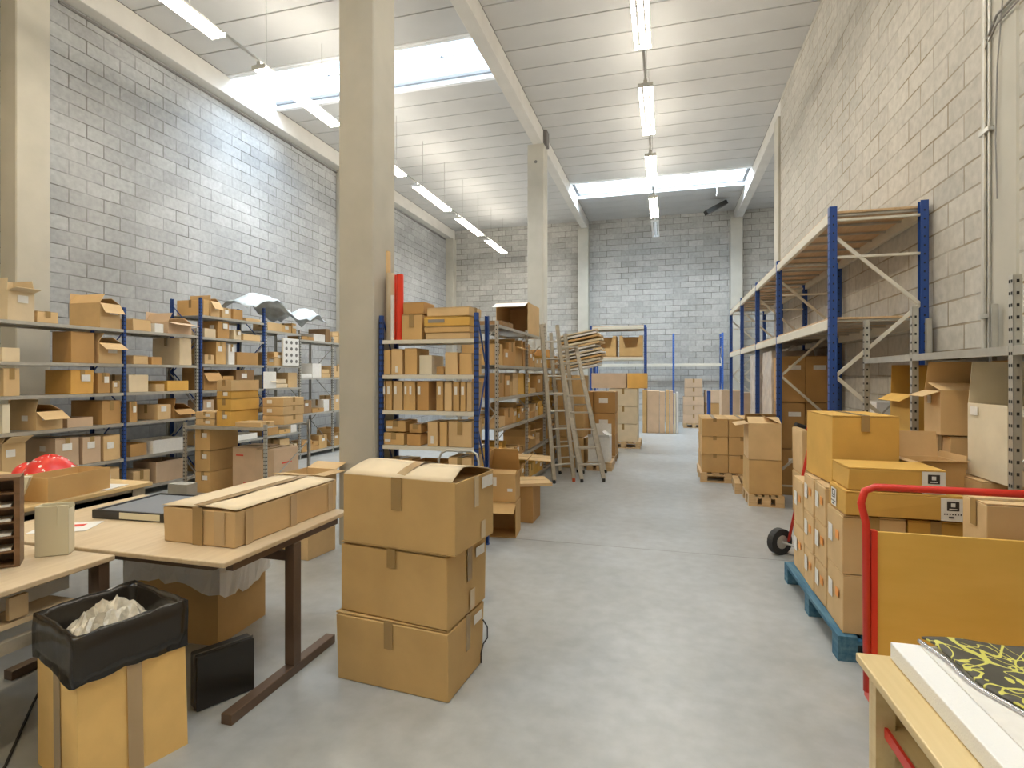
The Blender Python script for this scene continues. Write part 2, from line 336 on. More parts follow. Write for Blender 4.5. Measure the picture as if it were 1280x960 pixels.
# ------------------------------------------------------------------ a few special materials
SKYW = 70.0; TUBE = 44.0; EXPO = 0.05
nmat('sheet_blue', (.62, .70, .76), .35, var=.25, scale=6); nmat('red_plastic', (.72, .045, .02), .35); nmat('foot_red', (.5, .08, .02), .5)
nmat('white_film', (.78, .79, .78), .25, bump=.5, bscale=25); nmat('wrap_film', (.60, .53, .46), .25, var=.15, scale=7, bump=.6, bscale=12)
nmat('waste_film', (.55, .50, .40), .25, var=.35, scale=14, bump=.9, bscale=22); nmat('foil', (.65, .65, .68), .25, metal=.8, bump=.6, bscale=60)
def spotted():
    m = nmat('spotted_red', (.7, .02, .02), .35); nt = m.node_tree; N = nt.nodes; L = nt.links; b = N['Principled BSDF']
    tc = N.new('ShaderNodeTexCoord'); v = N.new('ShaderNodeTexVoronoi'); v.inputs['Scale'].default_value = 26; L.new(tc.outputs['Object'], v.inputs['Vector'])
    r = N.new('ShaderNodeMath'); r.operation = 'LESS_THAN'; r.inputs[1].default_value = .28; L.new(v.outputs['Distance'], r.inputs[0])
    mx = N.new('ShaderNodeMix'); mx.data_type = 'RGBA'; mx.inputs[6].default_value = (.68, .03, .02, 1); mx.inputs[7].default_value = (.85, .8, .78, 1); L.new(r.outputs[0], mx.inputs[0]); L.new(mx.outputs[2], b.inputs['Base Color'])
spotted()
def scribble():
    m = nmat('scribble_fabric', (.07, .065, .055), .6); nt = m.node_tree; N = nt.nodes; L = nt.links; b = N['Principled BSDF']
    tc = N.new('ShaderNodeTexCoord'); tot = None
    for k, (sc, off, wdt) in enumerate(((5.0, (0, 0, 0), .05), (7.0, (3, 1, 0), .035))):
        mp = N.new('ShaderNodeMapping'); mp.inputs['Location'].default_value = off; L.new(tc.outputs['Object'], mp.inputs[0])
        n = N.new('ShaderNodeTexNoise'); n.inputs['Scale'].default_value = sc; n.inputs['Detail'].default_value = .6; n.inputs['Distortion'].default_value = 2.2; L.new(mp.outputs[0], n.inputs['Vector'])
        a = N.new('ShaderNodeMath'); a.operation = 'SUBTRACT'; a.inputs[1].default_value = .5; L.new(n.outputs['Fac'], a.inputs[0])
        ab = N.new('ShaderNodeMath'); ab.operation = 'ABSOLUTE'; L.new(a.outputs[0], ab.inputs[0])
        lt = N.new('ShaderNodeMath'); lt.operation = 'LESS_THAN'; lt.inputs[1].default_value = wdt*.5; L.new(ab.outputs[0], lt.inputs[0])
        if tot is None: tot = lt
        else:
            mx_ = N.new('ShaderNodeMath'); mx_.operation = 'MAXIMUM'; L.new(tot.outputs[0], mx_.inputs[0]); L.new(lt.outputs[0], mx_.inputs[1]); tot = mx_
    mx = N.new('ShaderNodeMix'); mx.data_type = 'RGBA'; mx.inputs[6].default_value = (.075, .07, .055, 1); mx.inputs[7].default_value = (.62, .60, .13, 1); L.new(tot.outputs[0], mx.inputs[0]); L.new(mx.outputs[2], b.inputs['Base Color'])
scribble()
def shelving(name, label, x, y, rz, frames, bays, depth, ph, pmat='galv', smat='galv', pw=.035, th=.035, brace=True, holes=True, group=None, front_holes=True, pitch=.05):
    """frames: local x of each pair of posts; bays: per bay a list of (level z); front edge at local y=0"""
    root = thing(name, label, 'shelving', (x, y, 0), math.radians(rz), group)
    if not isinstance(ph, (list, tuple)): ph = [ph]*len(frames)
    pm = pmat if isinstance(pmat, (list, tuple)) else [pmat]*len(frames)
    for fx, hh, m_ in zip(frames, ph, pm):
        upright(root, fx, pw/2, hh, pw, m_, -1, holes, pitch=pitch); upright(root, fx, depth-pw/2, hh, pw, m_, 1, False)
        mb = MB(); z = .15; k = 0
        while z+.5 < hh:
            mb.bar((fx, pw, z if k % 2 == 0 else z+.5), (fx, depth-pw, z+.5 if k % 2 == 0 else z), .012, .012); z += .5; k += 1
        mb.build('frame_brace', m_, root)
    for i, lv in enumerate(bays):
        a, b = frames[i]+pw/2+.002, frames[i+1]-pw/2-.002
        for z in lv:
            mb = MB(); mb.box(a, b, .002, depth-.002, z-.004, z); mb.box(a, b, -.002, .010, z-th, z+.001); mb.box(a, b, depth-.01, depth+.002, z-th, z+.001)
            mb.box((a+b)/2-.02, (a+b)/2+.02, .012, depth-.012, z-th*.7, z-.005)
            mb.build('shelf', smat, root)
    return root
def struct_box(name, x0, x1, y0, y1, z0, z1, mat, **k):
    return struct(name, MB().box(x0, x1, y0, y1, z0, z1), mat, **k)
# ================================================================== SETTING
HC = 7.1; YB = 19.75; XL = -8.0; XR = 2.2; YF = -7.0; XA = 7.4
blockmat('blocks_left', 'x', (.455, .465, .47), .09, (.17, .165, .155), .28, 0.0)
blockmat('blocks_right', 'x', (.50, .475, .425), .07, (.27, .22, .15), .12, 4.0)
blockmat('blocks_back', 'y', (.50, .49, .46), .12, (.16, .15, .13), .15, 9.0)
floormat()
fl = MB(); fl.box(XL-.2, XA+.2, YF-.2, YB+.2, -.2, 0); struct('floor', fl, 'floor_concrete')
jt = MB()
for yy in (5.22, 11.6, -1.0): jt.box(XL, XR, yy-.002, yy+.002, .0002, .0012)
struct('trim_1', jt, 'greyink')
struct_box('wall_left', XL-.2, XL, YF, YB, 0, HC+.5, 'blocks_left')
struct_box('wall_back', XL-.2, XA+.2, YB, YB+.2, 0, HC+.5, 'blocks_back')
struct_box('wall_right', XR, XR+.2, YF, 12.0, 0, HC+.5, 'blocks_right')
struct_box('wall_front', XL-.2, XR+.2, YF-.2, YF, 0, HC+.5, 'blocks_back')
struct_box('wall_annex_front', XR+.2, XA, 11.8, 12.0, 0, HC+.5, 'blocks_back')
struct_box('wall_annex_right', XA, XA+.2, 11.8, YB, 0, HC+.5, 'blocks_left')
def column(x0, x1, y0, y1, z1=HC, name='column'):
    mb = MB(); c = .012
    pts = [(x0+c, y0), (x1-c, y0), (x1, y0+c), (x1, y1-c), (x1-c, y1), (x0+c, y1), (x0, y1-c), (x0, y0+c)]
    mb.add([(p, q, 0) for p, q in pts]+[(p, q, z1) for p, q in pts], [tuple(range(7, -1, -1)), tuple(range(8, 16))]+[(i, (i+1) % 8, (i+1) % 8+8, i+8) for i in range(8)])
    return struct(name, mb, 'column_concrete')
for y0 in (-3.0, 4.59, 12.0, 19.30): column(-2.98, -2.61, y0, y0+.42, 6.75 if y0 > 0 else 6.75)
for y0 in (-3.0, 4.92, 12.2): column(XL, -7.72, y0, y0+.4, 6.75)
column(XL, -7.7, 19.4, YB, 6.75)
column(2.188, 2.42, 4.31, 4.75, HC+.4); column(2.15, 2.45, 12.0, 12.4, 6.75); column(2.05, 2.42, 19.3, YB, 6.75)
for (x0, x1, n) in ((-2.86, -2.64, 0), (XL, -7.75, 1), (2.2, 2.42, 2)):
    struct_box('beam', x0, x1, YF if n != 2 else 12.0, YB, 6.75, HC-.002, 'beam_concrete', bev=.01)
tn = MB()      # corbel notches on the column heads
for y0 in (4.59, 12.0): tn.box(-2.64, -2.56, y0+.1, y0+.36, 6.76, 7.09); tn.tube([(-2.79, y0-.002, 6.36), (-2.79, y0+.01, 6.36)], .035, 14)
struct('trim_2', tn, 'joint')
# ceiling of 60 cm slabs with open joints; the skylight bays are left out
SKY = [(-7.75, -2.86, 8.4, 9.72), (-2.64, 2.2, 15.7, 17.1), (-2.64, 2.2, 1.1, 2.42), (-7.75, -2.86, -4.5, -3.1)]  # last two are unseen, added for more daylight on the foreground
nc = 0
for (x0, x1) in ((-7.75, -2.86), (-2.64, 2.2), (2.42, XA)):
    mb = MB(); y = YF if x1 < 3 else 12.0; g = .022
    holes = sorted([(s[2], s[3]) for s in SKY if abs(s[0]-x0) < .2])
    while y < YB-.01:
        y2 = min(y+.6, YB)
        nxt = [h for h in holes if y < h[0]+1e-4 and y2 > h[0]-.15]
        if nxt:
            if nxt[0][0]-y > .02: mb.box(x0, x1, y+g/2, nxt[0][0], HC, HC+.08)
            y = nxt[0][1]; holes.remove(nxt[0]); continue
        mb.box(x0, x1, y+g/2, y2-g/2, HC, HC+.08); y = y2
    struct('ceiling', mb, 'ceiling_panel', bev=.006)
    bk = MB(); ys = [YF if x1 < 3 else 12.0]+[v for s in sorted([(s[2], s[3]) for s in SKY if abs(s[0]-x0) < .2]) for v in s]+[YB]
    for i in range(0, len(ys), 2): bk.box(x0-.3, x1+.3, ys[i]-.05, ys[i+1]+.05 if i+1 == len(ys)-1 else ys[i+1], HC+.085, HC+.14)
    struct('ceiling', bk, 'joint')
def skyglass():
    m = bpy.data.materials.new('skylight_sheet'); m.use_nodes = True; nt = m.node_tree; N = nt.nodes; L = nt.links
    for n in list(N): N.remove(n)
    o = N.new('ShaderNodeOutputMaterial'); a = N.new('ShaderNodeBsdfTransparent'); a.inputs[0].default_value = (.93, .97, 1, 1)
    b = N.new('ShaderNodeBsdfGlossy'); b.inputs['Roughness'].default_value = .15; b.inputs[0].default_value = (.9, .95, 1, 1)
    mx = N.new('ShaderNodeMixShader'); mx.inputs[0].default_value = .06; L.new(a.outputs[0], mx.inputs[1]); L.new(b.outputs[0], mx.inputs[2]); L.new(mx.outputs[0], o.inputs[0])
    MATS['skylight_sheet'] = m
skyglass()
for i, (x0, x1, y0, y1) in enumerate(SKY):
    mb = MB(); H = .55
    mb.box(x0, x1, y0-.05, y0, HC-.02, HC+H); mb.box(x0, x1, y1, y1+.05, HC-.02, HC+H); mb.box(x0-.05, x0, y0, y1, HC+.0, HC+H); mb.box(x1, x1+.05, y0, y1, HC+.0, HC+H)
    mb.box(x0, x1, y1-.05, y1, HC-.03, HC+.0); mb.box(x0, x1, y0, y0+.05, HC-.03, HC+.0)
    struct('window_%d' % (i+1), mb, 'curb_white')
    fr = MB()
    for k in range(5):
        xx = x0+(x1-x0)*k/4; fr.box(xx-.02, xx+.02, y0, y1, HC+H-.03, HC+H+.02)
    fr.box(x0, x1, y0, y0+.04, HC+H-.03, HC+H+.02); fr.box(x0, x1, y1-.04, y1, HC+H-.03, HC+H+.02)
    struct('window_%d_frame' % (i+1), fr, 'curb_white')
    struct('window_%d_pane' % (i+1), MB().box(x0, x1, y0, y1, HC+H+.03, HC+H+.034), 'skylight_sheet')
    ld = bpy.data.lights.new('daylight', 'AREA'); ld.shape = 'RECTANGLE'; ld.size = x1-x0; ld.size_y = y1-y0
    ld.energy = SKYW*(x1-x0)*(y1-y0)*(.75, 1.8, .42, .5)[i]; ld.color = (.80, .90, 1.0)
    lo = bpy.data.objects.new('daylight', ld); COL.objects.link(lo); lo.location = ((x0+x1)/2, (y0+y1)/2, HC+H+.25)
w = bpy.data.worlds.new('sky'); S.world = w; w.use_nodes = True
w.node_tree.nodes['Background'].inputs[0].default_value = (.75, .87, 1, 1); w.node_tree.nodes['Background'].inputs[1].default_value = 3.0
# ------------------------------------------------------------------ strip lights
emat('tube_glow', (1.0, .92, .78), TUBE)
emat('tube_glow_warm', (1.0, .74, .38), TUBE*1.0)  # tubes out of view; warm glow added to yellow the camera-facing sides
emat('tube_off', (1, 1, 1), .0)
ZT = CH+4.3
def strip_light(label, x, y, L, lit=True, group='ceiling strip lights'):
    r = thing('ceiling_light', label, 'light', (x, y, ZT), 0, group)
    b = MB(); b.box(-.03, .03, -L/2, L/2, .055, .10); b.box(-.11, .11, -L/2, -L/2+.02, -.0, .055); b.box(-.11, .11, L/2-.02, L/2, -.0, .055)
    b.build('batten', 'white_steel', r)
    for sx in (-.08, 0, .08):
        MB().tube([(sx, -L/2+.021, .02), (sx, L/2-.021, .02)], .022, 10).build('tube', ('tube_glow' if y > 2.5 else 'tube_glow_warm') if lit else 'white_plastic', r, smooth=True)
    return r
def rows(x, ends, side, off=None):
    for i, (a, b) in enumerate(ends):
        nm = f'fluorescent strip light in the {side} row, {ORD[len(ends)-1-i]} from the rear wall'
        strip_light(nm, x, (a+b)/2, b-a, off != i)
    y0, y1 = ends[0][0]-.3, ends[-1][1]+.3
    r = thing('lighting_rail', f'thin metal rail on wires carrying the {side} row of strip lights', 'rail', (x, 0, ZT+.1), 0)
    MB().box(-.018, .018, y0, y1, 0, .03).build('rail', 'galv', r)
    wr = MB(); y = y0+.3
    while y < y1: wr.tube([(0, y, .03), (0, y, HC-ZT-.1)], .004, 5); y += 1.32
    wr.build('suspension_wire', 'greyink', r)
rows(-.29, [(-5.6, -3.85), (-2.9, -1.15), (-.2, 1.55), (3.0, 4.8), (5.75, 7.5), (8.45, 10.2), (11.15, 12.9), (13.8, 15.6), (16.0, 17.75)], 'aisle', off=8)
rows(-5.5, [(-3.9, -2.0), (-1.3, .6), (1.3, 3.2), (3.9, 5.8), (6.5, 8.4), (9.0, 10.9), (11.55, 13.5), (14.2, 16.15), (16.75, 18.75)], 'left bay')
for k, y in enumerate((13.5, 16.5)): strip_light('strip light in the bay behind the right wall, ' + ('near one' if k == 0 else 'far one'), 4.8, y, 1.8)
# pipes and wires on the right wall
cb = MB(); cb.tube([(2.175, 4.66, 6.6), (2.175, 4.66, .3)], .012, 8); cb.tube([(2.175, 4.60, 6.45), (2.175, 4.60, .3)], .009, 8)
for z in (5.9, 4.6, 3.3, 2.0): cb.box(2.155, 2.188, 4.57, 4.70, z, z+.03)
tag(cb.build('wall_conduit', 'galv'), 'pair of thin grey conduits running up the right concrete pillar', 'pipe')
cb = MB(); cb.tube([(2.17, 4.62, 3.95), (2.17, 4.5, 4.05), (2.17, 3.3, 4.05), (2.17, 1.5, 4.03)], .009, 8); cb.tube([(2.17, 4.64, 3.9), (2.17, 4.5, 3.99), (2.17, 3.3, 4.0), (2.17, 1.5, 3.97)], .006, 6)
tag(cb.build('wall_cable', 'greyink'), 'dark cable run leaving the right pillar along the wall', 'cable')
cb = MB(); cb.tube([(2.17, 4.5, 5.2), (2.172, 4.52, 4.6), (2.172, 4.44, 4.1), (2.172, 4.5, 3.7), (2.172, 4.52, 3.2), (2.172, 4.5, 2.8)], .005, 6)
tag(cb.build('hanging_cable', 'greyink'), 'loose wavy cable hanging down the face of the right pillar', 'cable')
cb = MB(); cb.tube([(XL+.02, 5.6, 6.70), (XL+.02, 19.3, 6.70)], .02, 8)
tag(cb.build('wall_pipe', 'joint'), 'dark pipe running under the beam along the top of the left wall', 'pipe')
o = thing('heater_panel', 'black slanted panel hanging under the ceiling by the right rear pillar', 'panel', (1.50, 18.2, 6.80), 0, None, (0, math.radians(-28), .3))
MB().box(-.36, .36, -.12, .12, -.07, .07).build('casing', 'black_plastic', o, bev=.01)
MB().box(-.3, .3, -.1, .1, -.078, -.071).build('grille', 'joint', o); MB().tube([(.2, 0, .07), (.22, 0, .14)], .012).build('bracket', 'galv', o)
o = thing('skylight_opener', 'thin T shaped rod of the opener under the rear skylight', 'opener', (1.35, 16.2, 6.9), 0)
q = MB(); q.tube([(-.5, 0, .25), (.5, .1, .25)], .012); q.build('bar', 'galv', o); q = MB(); q.tube([(0, .05, .72), (0, .05, .25), (.02, 0, -.25), (.0, 0, -.35)], .012); q.build('rod', 'galv', o)
# ================================================================== LEFT WALL SHELVING
XS = -6.68; D1 = .57
LA = [2.185, 1.743, 1.375, .984, .532, .121]; LB = [2.50, 2.175, 1.768, 1.368, .955, .53, .12]
LC1 = [2.38, 1.77, 1.37, .95, .53, .12]; LC2 = [2.28, 1.55, .855, .11]
shelving('shelving_unit', 'low blue-post shelving run on left wall, nearest the workbench', XS, 3.75, 90, [0, 1.74, 2.88], [LA, LA], D1, [2.3, 2.47, 2.3], ['galv', 'blue_steel', 'galv'])
shelving('shelving_unit', 'taller blue-post shelving on left wall, behind the low steel rack', XS, 6.70, 90, [0, 1.35], [LB], D1, 2.76, 'blue_steel')
shelving('shelving_unit', 'grey steel shelving on left wall partly hidden by the front column', XS, 8.09, 90, [0, .93, 2.0, 3.2], [LC1, LC2, LC2], D1, [2.6, 2.45, 2.4, 2.4], 'galv')
gA = 'cartons on the near left wall shelving'; gB = 'cartons on the taller left wall shelving'; gC = 'cartons on the grey left wall shelving'
A1, A2, BB, CC = 'left shelving near bay', 'left shelving second bay', 'tall blue shelving', 'grey left shelving'
SR = lambda i, specs, lv, pl, g, z: shelf_run(XS, z, specs, lv, pl, g, hmax=min([q-z for q in (LB if g is gB else LA) if q > z+.1]+[9]))
LN = ['top', 'second', 'third', 'fourth', 'fifth', 'bottom']
A = {0: [(8, 44, 362, 'open', 'pale', .3), (46, 74, 388, 'flatbox', 'tan', .4), (124, 151, 378, 'open', 'tan', .5)],
     1: [(2, 26, 434, 'tray', 'pale'), (88, 119, 414, 'plain', 'brown', .3), (122, 153, 428, 'open', 'tan', .35)],
     2: [(3, 26, 460, 'closed', 'tan'), (88, 118, 462, 'closed', 'orange', .42), (122, 138, 466, 'closed', 'brown', .3), (140, 151, 476, 'closed', 'tan', .3)],
     3: [(2, 14, 505, 'plain', 'cream', .3), (43, 79, 515, 'open', 'tan', .42), (84, 117, 523, 'tray', 'pinkish', .4), (126, 151, 501, 'closed', 'brown', .5)],
     4: [(2, 33, 553, 'open', 'tan', .4), (69, 100, 549, 'closed', 'pinkish', .5), (102, 127, 547, 'closed', 'pinkish', .45), (129, 151, 545, 'closed', 'tan', .45)],
     5: [(60, 100, 592, 'closed', 'kraft', .4), (108, 150, 590, 'closed', 'tan', .4)]}
for i, sp in A.items(): SR(i, sp, LN[i], A1, gA, LA[i])
A = {0: [(166, 190, 398, 'flatbox', 'tan', .5), (193, 205, 404, 'tray', 'paper', .3), (209, 240, 402, 'open', 'pinkish', .4)],
     1: [(166, 186, 444, 'flatbox', 'tan', .4), (189, 203, 446, 'tray', 'brown'), (224, 240, 421, 'closed', 'pale', .5)],
     2: [(160, 186, 468, 'closed', 'pale', .5), (194, 206, 480, 'tray', 'tan'), (209, 236, 476, 'tray', 'ochre', .4)],
     3: [(161, 172, 502, 'closed', 'brown', .5), (196, 214, 506, 'closed', 'tan', .4), (217, 240, 512, 'open', 'brown', .3)],
     4: [(162, 184, 556, 'tray', 'brown', .4), (190, 231, 551, 'tray', 'paper', .4)],
     5: [(194, 230, 578, 'tray', 'pinkish', .4), (166, 188, 590, 'flatbox', 'tan', .4)]}
for i, sp in A.items(): SR(i, sp, LN[i], A2, gA, LA[i])
NB = ['top', 'second', 'third', 'fourth', 'fifth', 'sixth', 'bottom']
B = {0: [(254, 262, 374, 'closed', 'kraft', .5), (263, 275, 376, 'open', 'tan', .4), (277, 289, 384, 'closed', 'tan', .3), (291, 304, 386, 'plain', 'brown', .3), (307, 326, 398, 'tray', 'tan', .4)],
     1: [(255, 270, 410, 'tray', 'pale', .4), (272, 287, 401, 'closed', 'brown', .4), (292, 302, 412, 'closed', 'pale', .3), (304, 326, 417, 'flatbox', 'tan')],
     2: [(255, 268, 443, 'closed', 'tan', .3), (270, 283, 425, 'closed', 'kraft', .5), (296, 323, 440, 'tray', 'brown', .4), (285, 294, 430, 'closed', 'paper', .2)],
     3: [(254, 275, 466, 'open', 'brown', .4), (278, 292, 470, 'tray', 'brown', .4), (295, 318, 462, 'closed', 'dark', .4)],
     4: [(254, 268, 500, 'closed', 'pinkish', .3), (271, 292, 496, 'closed', 'brown', .3), (296, 320, 500, 'open', 'tan', .3)],
     5: [(256, 285, 540, 'closed', 'tan', .4), (290, 322, 545, 'tray', 'paper', .4)], 6: [(260, 290, 580, 'closed', 'kraft', .4), (295, 320, 578, 'closed', 'tan', .4)]}
for i, sp in B.items(): SR(i, sp, NB[i], BB, gB, LB[i])
for i, z in enumerate(LC1):
    hm = (.22, .5, .34, .36, .36, .34)[i]; fill_run(XS, z, 8.15, 8.98, hm, LN[i], CC, gC, cols=('kraft', 'tan', 'brown', 'paper', 'pale'))
for i, z in enumerate(LC2):
    hm = (.3, .6, .6, .6)[i]; fill_run(XS, z, 9.1, 10.05, hm, LN[i], 'grey shelving second bay', gC, cols=('brown', 'kraft', 'paper', 'dark', 'tan'))
    fill_run(XS, z, 10.12, 11.2, hm, LN[i], 'grey shelving far bay', gC, cols=('brown', 'tan', 'kraft'))
# flat cartons and a box standing along the top of the grey shelving
for k, (y0, L, z0) in enumerate([(9.15, .9, 2.45), (9.18, .8, 2.52)]):
    carton(XS-.3, y0+L/2, 2.62+.07*k, .5, L, .06, f'long flat carton lying on the grey shelving, {"upper" if k else "lower"} of two', gC, col='tan', kind='flatbox') if False else None
o = thing('plastic_sheet', 'crumpled white and blue plastic sheet draped over the tall shelving top', 'sheet', (XS-.25, 8.35, 2.78))
mb = MB(); n = 22; rg = random.Random(5); P = []
for i in range(n+1):
    for j in range(9):
        a, b_ = i/n, j/8
        P.append((.32-.66*b_, -.8+2.3*a, .26*math.exp(-((a-.28)/.2)**2)+.2*math.exp(-((a-.85)/.12)**2)-.5*abs(b_-.5)**2+rg.uniform(-.025, .025)+.02*math.sin(a*40)-.14*max(0, a-.3)))
mb.add(P, [(i*9+j, i*9+j+1, (i+1)*9+j+1, (i+1)*9+j) for i in range(n) for j in range(8)]); mb.build('sheet', 'sheet_blue', o, smooth=True, solid=.004)
o = thing('hole_organizer', 'white panel with rows of round dark holes on the grey shelving', 'organizer', (XS+.03, 8.72, 1.775))
MB().box(-.04, 0, -.22, .22, 0, .5).build('panel', 'white_plastic', o, bev=.004)
for r_ in range(4):
    for c_ in range(3): MB().tube([(.0012, -.14+.14*c_, .08+.115*r_), (.004, -.14+.14*c_, .08+.115*r_)], .032, 12).build('hole', 'joint', o)
tag(MB().box(XS+.03, XS+.034, 7.98, 8.30, 1.37, 1.66).build('paper_sign', 'paper'), 'white square paper sign fixed to a post of the left shelving', 'sign')
# ================================================================== LOW STEEL RACK IN FRONT OF IT
DX0, DX1, DY0, DY1, DZ = -6.27, -4.98, 6.0, 6.93, .915
shelving('low_steel_rack', 'low galvanised steel rack with one deck standing mid-floor on the left', DX0, DY0, 0, [0, DX1-DX0], [[DZ]], DY1-DY0, [.96, .96])
g = 'brown cartons stacked under the low steel rack'
zz = .0
for k, h in enumerate((.285, .285, .285)):
    carton(-6.06, 6.35, zz+.002, .25, .50, h, f'brown carton with white label under low steel rack, {["bottom","middle","top"][k]} of three', g, col='kraft', tape='y', stick=[('f', .04, h*.72, .08, .06)], rz=RR.uniform(-2, 2)); zz += h+.004
carton(-5.55, 6.52, .002, .40, .44, .61, 'tall pinkish carton with red printing under the low rack, left one', g, col='pinkish', tape='x', stick=[('f', -.08, .50, .12, .02, 'red_sticker', 'print'), ('f', .06, .12, .16, .02, 'red_sticker', 'print')])
carton(-5.18, 6.50, .002, .29, .52, .60, 'pinkish carton with red printing under the low rack, beside its corner post', g, col='pinkish', tape='y', stick=[('r', .0, .40, .2, .02, 'red_sticker', 'print'), ('r', .1, .15, .1, .03, 'red_sticker', 'print')])
g = 'cartons on the low steel rack'
zz = DZ+.004
for k, h in enumerate((.21, .16, .10, .15)):
    carton(-5.68+.01*(k % 2), 6.32, zz, .235, .5, h-.004, f'brown carton in tall stack on low steel rack, {["lowest","second up","third up","topmost"][k]}', g, col='ochre' if k < 3 else 'tan', tape='y', stick=[('f', .03, h*.6, .07, .05)] if k in (0, 2) else [], rz=RR.uniform(-3, 3)); zz += h
for k in range(2):
    carton(-6.02, 6.3, DZ+.004+.095*k, .32, .4, .09, f'{["lower","upper"][k]} of two flat tan cartons at left end of low rack', g, col='tan', kind='flatbox', tape='y', stick=[('f', 0.05, .045, .08, .04)])
zz = DZ+.004
for k, h in enumerate((.13, .125, .12)):
    carton(-5.21, 6.66, zz, .34, .44, h-.004, f'tan carton in short stack at right end of low rack, {["lowest","middle","topmost"][k]}', g, col='tan', tape='x', stick=[('f', -.05, h*.5, .08, .05)] if k else [], rz=RR.uniform(-2, 2)); zz += h
carton(-5.28, 6.18, DZ+.004, .40, .26, .065, 'flat tan carton lying at near right corner of low rack', g, col='tan', kind='flatbox')
carton(-5.48, 6.72, DZ+.004, .12, .1, .22, 'small white box with red corner between the low rack stacks', g, col='paper', kind='plain', stick=[('f', .02, .05, .05, .05, 'red_sticker', 'red_mark')])
# ================================================================== WORKBENCH, DESK AND WORK TABLE (left foreground)
def table(name, label, x0, x1, y0, y1, z, top, legs, legmat, t=.025, cat='table', apron=True, lw=.05):
    r = thing(name, label, cat, ((x0+x1)/2, (y0+y1)/2, 0)); a, b = (x1-x0)/2, (y1-y0)/2
    MB().box(-a, a, -b, b, z-t, z).build('table_top', top, r, bev=.005)
    for (lx, ly) in legs: MB().box(lx-lw/2, lx+lw/2, ly-lw/2, ly+lw/2, 0, z-t-.001).build('leg', legmat, r)
    if apron:
        q = MB(); q.box(-a+.04, a-.04, -b+.03, -b+.05, z-t-.07, z-t-.001); q.box(-a+.04, a-.04, b-.05, b-.03, z-t-.07, z-t-.001); q.box(-a+.04, -a+.06, -b+.06, b-.06, z-t-.07, z-t-.001); q.box(a-.06, a-.04, -b+.06, b-.06, z-t-.07, z-t-.001); q.build('apron', legmat, r)
    return r
rE = table('workbench', 'wooden workbench on a grey steel base in front of left shelving', -5.4, -3.72, 1.7, 3.28, .80, 'bench_wood', [(-.76, -.7), (-.76, .7), (.76, -.7), (.76, .7)], 'alu_old', .03, lw=.09)
q = MB(); q.box(.78, .80, -.66, .66, .56, .745); q.box(.78, .80, -.66, .66, .42, .5); q.box(-.7, .78, .68, .72, .42, .5); q.build('lower_rail', 'alu_old', rE); MB().box(-.7, .74, -.66, .66, .46, .48).build('lower_shelf', 'table_wood', rE)
q = MB(); q.box(-.09, .09, -.05, .05, 0, .76)
tag(q.build('steel_upright', 'galv', loc=(-3.62, 3.45, 0)), 'grey metal post box standing at the far corner of workbench', 'post')
rF = table('desk', 'light wooden desk with undershelf at the left edge', -3.5, -2.51, .7, 2.015, .75, 'table_wood', [(-.44, -.6), (-.44, .6), (.44, -.6), (.455, .615)], 'dark_steel', .025, cat='desk', apron=False)
MB().box(-.46, .46, -.62, .5, .58, .60).build('undershelf', 'table_wood', rF); MB().box(.30, .31, .15, .58, .602, .72).build('side_panel', 'white_plastic', rF); MB().box(.43, .46, -.56, .56, .48, .53).build('rail', 'alu_old', rF); MB().box(-.46, .40, -.02, 0, .602, .72).build('divider', 'bench_wood', rF)
q = MB(); q.box(.44, .46, .24, .31, .61, .70); q.build('hinge_plate', 'tape_clear', rF)
rG = thing('work_table', 'wooden work table on brown steel T legs carrying the long carton', 'table', (-2.725, 2.54, 0))
MB().box(-.825, .825, -.51, .51, .735, .76).build('table_top', 'table_wood', rG, bev=.006)
for sx in (-.60, .79):
    MB().box(sx-.03, sx+.03, -.02, .04, .05, .70).build('leg', 'dark_steel', rG, bev=.004)
    MB().box(sx-.03, sx+.03, -.46, .36, .0, .05).build('foot', 'dark_steel', rG, bev=.004)
    MB().box(sx-.02, sx+.02, -.44, .40, .70, .734).build('cross_arm', 'dark_steel', rG)
MB().box(-.57, .76, -.0, .03, .60, .65).build('rail', 'dark_steel', rG); MB().box(-.7, .72, -.46, -.42, .70, .734).build('front_rail', 'dark_steel', rG)
# long carton
r = thing('long_cardboard_box', 'long low cardboard box sealed with brown tape on the work table', 'box', (-2.225, 2.63, .7615), 0)
W, D, H = .45, .83, .183
MB().box(-W/2, W/2, -D/2, D/2, 0, H-.006, jit=.006, rng=random.Random(2)).build('body', CARD['tan'], r, bev=.005)
for s in (-1, 1):
    fb = MB(); n1 = 12; P = []; rg = random.Random(60+s)
    for i in range(n1+1):
        for j in range(5):
            u = j/4; xx = s*(.003+(W/2-.003)*u); e = (u*(1-u)*4); P.append((xx+rg.uniform(-.001, .001), -D/2+D*i/n1, H+.001+.010*(1-u)*(.6+.4*math.sin(i*1.1+s))+e*rg.uniform(0, .004)))
    fs = [(i*5+j, (i+1)*5+j, (i+1)*5+j+1, i*5+j+1) for i in range(n1) for j in range(4)]
    fb.add(P, fs if s < 0 else [tuple(reversed(f)) for f in fs]); fb.build('top_flap', CARD['pale'], r, smooth=True, solid=.003)
MB().box(-.03, .03, -D/2-.002, D/2+.002, H+.0135, H+.0145).build('tape', 'tape', r); MB().box(-.03, .03, -D/2-.0085, -D/2-.0065, .0, H+.003).build('tape', 'tape', r)
MB().box(.10, .16, -D/2-.0075, -D/2-.0055, .01, H-.008).build('tape', 'tape_clear', r)
for y0 in (-.36, -.02, .33): MB().box(W/2+.005, W/2+.0065, y0, y0+.05, .0, H-.012).build('tape', 'tape_clear', r)
